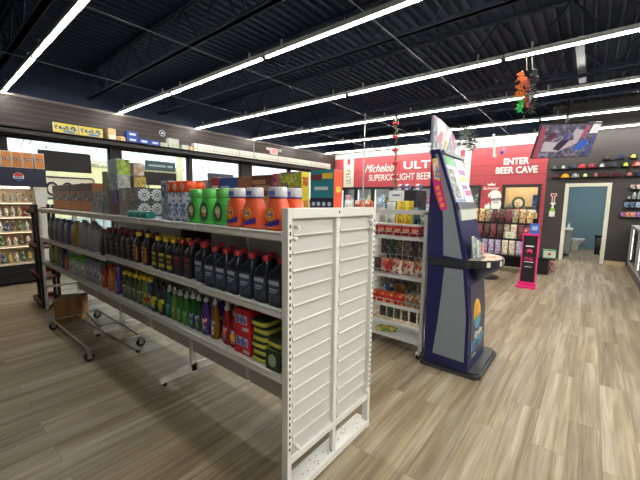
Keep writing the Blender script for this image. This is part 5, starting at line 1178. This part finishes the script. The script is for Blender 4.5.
def tinsel(name, lab, loc, h, r, cols, seed, cat='decoration', rope=.0):
    rng = random.Random(seed); t = thing(name, lab, cat, loc)
    for ci, (c, z0, z1, dx) in enumerate(cols):
        mb = MB()
        for i in range(int(90 * (z1 - z0) * max(1, h * 2))):
            z = -h * (z0 + (z1 - z0) * rng.random()); a = rng.random() * 2 * PI; q = r * (.3 + .7 * rng.random())
            p = Vector((dx + math.cos(a) * q * .3, math.sin(a) * q * .3, z)); mb.cyl(p, p + Vector((math.cos(a) * q, math.sin(a) * q, rng.uniform(-.05, .03))), .011, 5, r1=.006)
        mb.build('tinsel', c, t)
    if rope:
        MB().cyl((-.02, 0, 0), (-.04, 0, rope), .006, 5).cyl((.04, 0, 0), (.02, 0, rope), .006, 5).build('string', mat('string_pale', (190, 186, 180), .6), t)
    return t
t = tinsel('tinsel_cluster', 'orange, green and black tinsel cluster on two strings under the third light row', (-.77, 5.12, 3.24), .5, .05, [(mat('tinsel_orange', (236, 120, 36), .4), 0, .62, -.08), (mat('tinsel_green', (40, 190, 90), .4), .62, 1.0, -.06), (mat('tinsel_black', (34, 34, 42), .4), .0, 1.1, .06), (mat('tinsel_silver', (150, 150, 156), .3), .4, .8, .04), (mat('tinsel_rust', (190, 90, 70), .4), .2, .9, .0)], 4, rope=.20)
t = thing('garland', 'thin green garland with red bows hanging in front of the red beer sign', 'garland', (-3.60, 7.115, 3.43))
mb = MB(); rng = random.Random(9)
mb.cyl((0, 0, 0), (.04, 0, -1.62), .006, 5)
for i in range(150):
    z = -1.6 * rng.random(); a = rng.random() * 2 * PI; p = Vector((-.025 * z, 0, z)); mb.cyl(p, p + Vector((math.cos(a) * .045, math.sin(a) * .06, rng.uniform(-.03, .03))), .012, 4, r1=.004)
mb.build('leaf_strand', mat('garland_green', (90, 100, 56), .6), t)
for z in (-.12, -.42, -.70, -1.0, -1.3): MB().ball((-.03 - .025 * z, -.03, z), .05, sz=.8, n=8).ball((.035 - .025 * z, -.03, z), .05, sz=.8, n=8).build('bow', mat('bow_red', (176, 36, 44), .5), t)
t = tinsel('dark_ornament', 'dark green and silver foil ornament hanging behind the kiosk topper', (-2.50, 8.55, 3.40), .60, .15, [(mat('foil_dark', (38, 44, 48), .3), 0, .8, -.1), (mat('foil_silver', (150, 158, 160), .3), .1, .6, .0), (mat('foil_dark', (38, 44, 48)), .4, 1.0, .18), (mat('foil_green', (70, 90, 76), .3), .1, .9, .06)], 6)
MB().cyl((0, 0, 0), (0, 0, .2), .004, 5).build('string', INK, t)
t = thing('white_ornament', 'curved white hanging ornament in front of the red wall, left of the cave lettering', 'decoration', (-1.98, 9.175, 2.73))
mb = MB(); mb.tube([(-.04 + .05 * math.sin(k / 10 * 1.5), 0, .5 - .05 * k) for k in range(11)], .028, 8); mb.build('arc', mat('ornament_white', (228, 228, 226), .4), t)
MB().ball((.02, 0, -.02), .045, n=10).build('tip', mat('ornament_white', (228, 228, 226)), t); MB().cyl((-.04, 0, .52), (-.06, 0, .70), .003, 5).build('string', INK, t)
t = thing('small_ornament', 'small violet and grey ornament hanging just above the word ENTER', 'decoration', (-1.77, 9.18, 2.72))
MB().ball((-.04, 0, .06), .04, n=10).build('bauble', mat('bauble_violet', (90, 60, 170), .25), t); MB().loft([(0, .02, .02), (.1, .06, .04), (.2, .02, .02)], 10, 2, ).build('drop', mat('bauble_grey', (120, 124, 150), .3), t); MB().cyl((0, 0, .2), (0, 0, .712), .003, 5).build('string', INK, t)

# ================================================================== BASEBALL CAPS
def capm(n, c): return mat('cap_' + n, c, .8, noise=.1)
def cap(cn_, cc, fc):
    def fn(label):
        t = thing('baseball_cap', label, 'cap')
        MB().ball((0, 0, 0), .092, 1, 1.05, 1.25, n=16, half=True).build('crown', capm(cn_, cc), t)
        mb = MB(); n = 12; out = [(.093 * math.cos(PI + PI * i / n), -.065 + .105 * math.sin(PI + PI * i / n)) for i in range(n + 1)]
        inn = [(.085 * math.cos(PI + PI * i / n), -.03 + .06 * math.sin(PI + PI * i / n)) for i in range(n, -1, -1)]
        mb.prism(out + inn, 'z', -.004, .004); mb.build('brim', capm(cn_ + '_brim', tuple(int(q * .85) for q in cc)), t)
        MB().ball((0, -.012, 0), .0945, .72, 1.05, 1.12, n=14, half=True).build('front_panel', capm(cn_ + '_front', fc), t) if fc else None
        MB().ball((0, 0, .115), .009, n=6).build('button', capm(cn_, cc), t)
        return t
    return fn
DKC = (44, 42, 48)
rowsC = [(2.70, 'upper', [(.19, 'charcoal', (58, 50, 52), None), (.44, 'navy', (40, 50, 72), None), (.68, 'black and gold', (40, 40, 46), (196, 176, 80))]),
         (2.505, 'middle', [(-.89, 'black', DKC, (96, 104, 104)), (-.69, 'dark and grey', (52, 54, 58), (170, 172, 172)), (-.49, 'navy', (40, 44, 74), None), (-.29, 'red', (176, 52, 66), None), (-.09, 'dark red', (120, 40, 52), None), (.11, 'black and white', (44, 44, 50), (190, 194, 196)), (.35, 'slate', (54, 58, 76), None), (.56, 'black and lime', (44, 46, 48), (190, 214, 70)), (.77, 'red and white', (206, 66, 60), (214, 160, 150))]),
         (2.27, 'lower', [(-.85, 'maroon', (84, 36, 46), None), (-.64, 'yellow', (224, 170, 30), (240, 196, 40)), (-.42, 'grey', (150, 148, 160), (170, 168, 178)), (-.21, 'black and pale lime', (44, 44, 48), (206, 214, 150)), (.01, 'black and salmon', (48, 44, 46), (190, 110, 100)), (.21, 'maroon', (100, 38, 50), None), (.42, 'maroon', (100, 38, 50), None), (.65, 'dark and coral', (50, 44, 48), (206, 120, 110)), (.84, 'navy', (44, 46, 70), None)])]
for z, rn, lst in rowsC:
    for i, (x, cn_, cc, fc) in enumerate(lst):
        place(('cap', cn_), cap(cn_.replace(' ', '_'), cc, fc), (x, 11.36, z), f'{cn_} baseball cap in the {rn} slatwall row, {ordw(i)} from left', 'baseball caps on the slatwall')
    t = thing('cap_rail', f'thin black rail carrying the {rn} row of caps', 'rail', (0, 11.44, z - .006), 0, 'cap rails')
    x0, x1 = lst[0][0] - .1, lst[-1][0] + .3
    MB().box(x0, x1, -.03, .0, -.02, .0).build('rail', BLACKM, t)
    for x, *_ in lst: MB().cyl((x, -.02, -.004), (x, -.15, -.004), .004, 6).build('peg', BLACKM, t)

# ---- small goods on the slatwall shelves at the right
sg = [(1.955, .70, [(.74, .10, (226, 190, 190)), (.85, .10, (230, 206, 200)), (.96, .10, (224, 196, 196))], 'pink and white box', 'topmost'), (1.71, .64, [(.70, .07, (140, 146, 150)), (.79, .16, (176, 184, 190)), (.88, .20, (160, 170, 180)), (.97, .14, (150, 156, 160))], 'grey bottle', 'second'),
      (1.50, .60, [(.66, .13, (90, 116, 150)), (.76, .13, (70, 96, 136)), (.87, .13, (150, 176, 206)), (.98, .13, (80, 106, 146))], 'blue pack', 'third'), (1.27, .57, [(.62, .10, (150, 90, 160)), (.715, .11, (226, 130, 80)), (.81, .11, (214, 150, 140)), (.91, .12, (150, 110, 190)), (1.0, .1, (206, 70, 90))], 'bright pack', 'lowest')]
for z, x0, its, nm, rn in sg:
    t = thing('wall_shelf', f'short black shelf on the slatwall right of the washroom door, {rn} of four', 'shelf', (0, 11.44, z), 0, 'slatwall shelves')
    box(x0, x0 + .6, -.2, 0, -.012, 0).build('shelf', BLACKM, t)
    for i, (x, h, c) in enumerate(its):
        col = {0: 'small', 1: 'next'}.get(i)
        mb = MB()
        if nm == 'grey bottle': mb.lathe([(.03, 0), (.034, .005), (.032, h * .7), (.014, h * .85), (.014, h)], n=12)
        else: mb.box(-.042, .042, -.05, .05, 0, h, bev=.004)
        tag(mb.build('wall_bottle' if nm == 'grey bottle' else 'wall_pack', printed(f'wall_{nm}_{i}'.replace(' ', '_'), [c, tuple(min(255, q + 30) for q in c), tuple(int(q * .7) for q in c)], 30), None, (x, 11.34, z + .001)), f'{nm} on the {rn} slatwall shelf by the washroom, {ordw(i)} from left', 'bottle' if nm == 'grey bottle' else 'pack', 'goods on the slatwall shelves')
t = thing('arrow_sign', 'small white and red arrow sign hung on the dark slatwall left of the washroom door', 'sign', (-.86, 11.44, 1.68))
MB().prism([(-.07, .17), (.07, .17), (.07, .10), (.035, .08), (.035, -.09), (.075, -.09), (0, -.19), (-.075, -.09), (-.035, -.09), (-.035, .08), (-.07, .10)], 'y', -.012, -.0).build('arrow', PAPERW, t)
MB().prism([(-.055, .155), (.055, .155), (.055, .11), (.018, .09), (.018, -.08), (-.018, -.08), (-.018, .09), (-.055, .11)], 'y', -.014, -.011).build('arrow_print', mat('arrow_red', (176, 50, 60), .5), t)
t = thing('hanging_pack', 'lime and white pack hanging below the arrow sign', 'pack', (-.86, 11.40, 1.20))
MB().loft([(0, .12, .04), (.02, .14, .05), (.16, .13, .05), (.26, .06, .03), (.3, .04, .02)], 16, 3).build('bag', PAPERW, t); MB().loft([(.15, .135, .054), (.25, .07, .036)], 16, 3).build('top_print', mat('pack_lime', (150, 200, 60), .5), t)

# ================================================================== SNACK DISPLAY, PINK STAND, GIFT STAND
sr = thing('snack_rack', 'black tiered snack display in front of the beer cave', 'display', (0, 0, 0))
SX0, SX1 = -2.45, -.92
box(SX0, SX1, 9.0, 9.04, .05, 1.22).build('back_panel', BLACKM, sr)
for x in (SX0, SX1 - .03):
    box(x, x + .03, 8.5, 8.96, 0, .06).build('foot', BLACKM, sr); box(x, x + .03, 8.96, 9.0, 0, 1.22).build('post', BLACKM, sr)
tiers = [(1.10, 8.74, .32), (.745, 8.66, .33), (.37, 8.58, .345)]
for z, y, h in tiers:
    tr = box(SX0 + .03, SX1 - .03, y - .10, 8.99, z - .015, z).build('tier', BLACKM, sr); box(SX0 + .03, SX1 - .03, y - .108, y - .10, z - .015, z + .02).build('tier_lip', BLACKM, tr)
S1 = [('gold', printed('snack_gold', [(220, 190, 130), (200, 150, 90), (230, 210, 170), (150, 110, 70)], 18)), ('dark brown', printed('snack_brown', [(70, 46, 48), (110, 70, 66), (46, 34, 40)], 22)), ('khaki', printed('snack_khaki', [(150, 140, 110), (190, 180, 150), (110, 100, 80)], 22)), ('lilac', printed('snack_lilac', [(176, 160, 190), (206, 196, 214), (130, 110, 150)], 26)), ('maroon', printed('snack_maroon', [(110, 50, 60), (150, 80, 84), (80, 40, 50)], 24)), ('cream', printed('snack_cream', [(214, 200, 176), (190, 170, 150), (226, 216, 200)], 20))]
seq = [[0, 0, 0, 2, 1, 1, 4, 2, 0, 0], [0, 5, 4, 1, 4, 1, 2, 5, 4, 1], [2, 3, 3, 3, 3, 3, 5, 5, 3, 3]]
for r, (z, y, h) in enumerate(tiers):
    for i in range(10):
        nm, m = S1[seq[r][i]]
        place(('sd', seq[r][i], r), pillow_bag('x', m, .13, h, .08)[1], (SX0 + .12 + i * .142, y - .02, z + .002), f'{nm} snack bag on the {["top", "middle", "lowest"][r]} tier of the black display, {ordw(i)} from the left', 'snack bags on the black display', random.uniform(-.2, .2))
tag(box(-.085, .085, -.015, .015, 0, .17, bev=.003).build('white_box', printed('box_white_green', [(222, 220, 204), (206, 206, 186), (160, 180, 120), (226, 224, 214)], 14), None, (-1.40, 8.581, .7465)), 'white and green box standing at the front of the middle tier', 'box')
t = thing('holiday_figure', 'red holiday figure with a cream face in a green wreath', 'figure', (-1.33, 8.91, 1.225))
MB().loft([(0, .20, .1), (.02, .22, .12), (.14, .18, .1), (.20, .10, .07), (.23, .06, .05)], 16, 2.5).build('red_coat', mat('figure_red', (190, 56, 60), .6), t)
MB().box(-.05, .05, -.062, -.04, .05, .13).build('coat_print', printed('figure_print', [(190, 60, 60), (110, 150, 190), (220, 200, 190)], 30), t)
mb = MB()
rng = random.Random(2)
mb.tube([(.115 * math.cos(2 * PI * k / 20), 0, .34 + .125 * math.sin(2 * PI * k / 20)) for k in range(21)], .022, 6)
for k in range(70): 
    a = rng.random() * 2 * PI; p = Vector((.115 * math.cos(a), 0, .34 + .125 * math.sin(a))); mb.cyl(p, p + Vector((rng.uniform(-.04, .04), rng.uniform(-.04, .02), rng.uniform(-.04, .04))), .006, 4, r1=.003)
mb.build('wreath', mat('wreath_green', (56, 84, 54), .7), t)
fc_ = MB().ball((0, 0, .33), .085, 1, .5, 1.1, n=14).build('face', mat('figure_cream', (222, 210, 180), .6), t)
MB().ball((0, -.045, .32), .016, n=8).build('nose', mat('figure_red', (190, 56, 60)), fc_); MB().ball((-.03, -.042, .355), .01, n=6).ball((.03, -.042, .355), .01, n=6).build('eyes', INK, fc_); MB().box(-.03, .03, -.044, -.036, .278, .288).build('mouth', mat('figure_red', (190, 56, 60)), fc_)
t = thing('yellow_carton', 'yellow carton on the right end of the display top', 'box', (-1.04, 8.85, 1.225)); box(-.09, .09, -.06, .06, 0, .12, bev=.003).build('carton', mat('carton_yellow', (220, 186, 110), .5), t); box(-.07, .07, -.0615, -.058, .03, .08).build('front_print', mat('print_tan2', (170, 130, 80), .5), t)
t = thing('violet_carton', 'violet and white carton behind the yellow carton on the display', 'box', (-1.04, 8.94, 1.225)); box(-.07, .07, -.02, .02, 0, .2, bev=.003).build('carton', mat('carton_violet', (110, 100, 170), .5), t); box(-.06, .06, -.0215, -.018, .14, .18).build('front_print', PAPERW, t)
# pink stand
PK = mat('stand_pink', (226, 44, 126), .4, noise=.03); SBK = mat('stand_black', (26, 24, 30), .45)
t = thing('pink_stand', 'slim black display stand with bright pink edges and base', 'stand', (-.83, 7.22, 0))
MB().prism([(-.16, -.16), (.16, -.16), (.13, .2), (-.13, .2)], 'z', 0, .035).prism([(-.14, -.10), (.14, -.10), (.12, .18), (-.12, .18)], 'z', .035, .10).build('base', PK, t)
box(-.112, .112, -.02, .14, .10, .97).build('column', SBK, t)
for x0, x1 in ((-.126, -.111), (.111, .126)): box(x0, x1, -.035, .145, .10, .99).build('edge_trim', PK, t)
box(-.126, .126, -.035, .145, .97, 1.0).build('top_cap', PK, t)
fpn = box(-.111, .111, -.026, -.02, .10, .97).build('front_panel', SBK, t)
MB().box(-.065, .065, -.028, -.026, .76, .785).box(-.075, .075, -.028, -.026, .47, .485).box(-.055, .055, -.028, -.026, .38, .388).build('text_print', PAPERW, fpn)
mb = MB(); mb.disc((0, -.026, .67), .05, t=.002); mb.box(-.025, .025, -.028, -.026, .615, .66); mb.build('emblem', mat('emblem_coral', (226, 60, 110), .5), fpn)
lettering('lettering', 'PINK', .15, .06, mat('letter_pink', (206, 50, 120), .5), fpn, (0, -.0265, .535), bold=.03)
carton('blue box leaning on top of the pink and black stand', 'blue_box', 'box', .14, .06, .19, mat('carton_bright_blue', (60, 96, 190), .5), (-.79, 7.27, 1.001), .3, [('f', -.35, .3, .35, .75, mat('print_pale_cyan', (150, 190, 220), .5), 'front_print')])
carton('red and white packet beside the blue box on the pink stand', 'packet', 'packet', .07, .05, .1, printed('packet_red', [(190, 60, 70), (220, 190, 190)], 18), (-.905, 7.24, 1.001))
# black plinth with the green gift box
t = thing('plinth', 'low black display plinth right of the pink stand', 'plinth', (-.70, 8.95, 0)); box(-.20, .06, -.2, .2, 0, .34, bev=.006).build('body', BLACKM, t); MB().prism([(-.21, -.25), (.18, -.25), (.18, .2), (-.21, .2)], 'z', .34, .365).build('top', BLACK, t)
t = carton('green box with a white face and red dot on the low black plinth', 'gift_box', 'box', .25, .2, .18, mat('gift_green', (70, 130, 100), .5), (-.66, 8.9, .366), .2, [('f', -.44, .44, .08, .92, mat('gift_pale', (196, 206, 190), .5), 'front_print')])
MB().disc((.0, -.1015, .09), .03, t=.002).build('red_dot', mat('gift_red', (200, 50, 50), .5), t)
tag(box(-.11, .11, -.1, .1, 0, .22, bev=.003).build('pink_carton', printed('carton_rose', [(196, 90, 110), (220, 180, 180), (170, 60, 80)], 18), None, (-.69, 9.36, .001)), 'rose and pale carton on the floor behind the black plinth', 'box')
carton('white and rose box on the display end next to the plinth', 'rose_box', 'box', .15, .032, .17, printed('box_rose_white', [(222, 206, 206), (196, 120, 130), (230, 224, 222)], 16), (-1.0, 8.580, .7465))
# tray with a jar by the kiosk
t = thing('floor_display', 'low dark round tray stand on the floor behind the kiosk counter', 'stand', (-1.60, 7.55, 0))
MB().lathe([(.20, 0), (.22, .01), (.22, .05), (.06, .07), (.05, .22), (.24, .24), (.25, .27)], n=24).build('stand', BLACK, t)
t = thing('jar', 'yellow lidded jar standing on the low dark tray', 'jar', (-1.55, 7.5, .271)); MB().lathe([(.06, 0), (.07, .01), (.07, .12), (.05, .15)], n=16).build('body', mat('jar_yellow', (200, 176, 70), .3), t); MB().lathe([(.055, .148), (.055, .175)], n=16).build('lid', mat('jar_lid', (120, 116, 90), .4), t)
for i, (x, y, c) in enumerate([(-1.72, 7.46, (190, 90, 90)), (-1.66, 7.40, (206, 150, 90)), (-1.74, 7.58, (150, 60, 60))]):
    tag(MB().loft([(0, .08, .05), (.012, .09, .06), (.03, .08, .05)], 12, 4).build('candy_pack', mat(f'candy_{i}', c, .5), None, (x, y, .2705)), ['rose candy pack on the low dark tray', 'orange candy pack on the low dark tray', 'dark red candy pack on the low dark tray'][i], 'candy', 'candy packs on the tray')

# ================================================================== GLASS CASE AT THE RIGHT
t = thing('glass_case', 'long aluminium and glass display case at the right edge', 'display case', (0, 0, 0))
GX0, GX1, GY0, GY1 = .80, 1.40, 6.2, 11.30
box(GX0, GX1, GY0, GY1, 0, .14).build('plinth', mat('case_plum', (92, 82, 96), .5), t)
for y in (GY1 - .04, 9.55, 7.9, GY0): 
    for x in (GX0, GX1 - .035): box(x, x + .035, y, y + .04, .14, 1.04).build('post', ALU, t)
for z in (.14, 1.0):
    for x in (GX0, GX1 - .035): box(x, x + .035, GY0, GY1, z, z + .035).build('rail', ALU, t)
for z in (.42, .70): box(GX0 + .06, GX1 - .05, GY0 + .05, GY1 - .05, z, z + .01).build('shelf', glass('shelf_glass', (.86, .95, .92), .2), t)
box(GX0 + .012, GX0 + .018, GY0 + .04, GY1 - .04, .175, 1.0).build('front_glass', GLASS, t)
box(GX0, GX1, GY0, GY1, 1.04, 1.065, bev=.003).build('top', mat('case_top', (206, 206, 202), .3), t)
box(GX1 - .03, GX1 - .02, GY0 + .04, GY1 - .04, .175, 1.0).build('back_panel', mat('case_back', (66, 68, 62), .5), t)
CL = mat('case_led', (250, 250, 240), .5, noise=0, emit=2.2)
for y in (GY1 - .09, 9.49, 7.84): box(GX0 + .04, GX0 + .06, y, y + .022, .2, .98).build('light_tube', CL, t)
gc_ = [(150, 130, 90), (90, 120, 100), (180, 180, 170), (120, 80, 70), (70, 90, 130), (190, 160, 80)]
gn = ['tan', 'green', 'pale', 'brown', 'blue', 'gold']
for r, z in enumerate((.1755, .431, .711)):
    for i in range(11):
        c = gc_[(i * 2 + r) % 6]
        tag(box(-.08, .08, -.09, .09, 0, .13 + .04 * ((i + r) % 3), bev=.004).build('case_box', printed(f'case_{(i * 2 + r) % 6}', [c, tuple(min(255, q + 40) for q in c), tuple(int(q * .6) for q in c)], 24), None, (1.1, 10.95 - i * .40, z)), f'{gn[(i * 2 + r) % 6]} box on the {["floor", "lower shelf", "upper shelf"][r]} of the glass case, {ordw(i)} from its far end', 'box', 'boxes in the glass case')
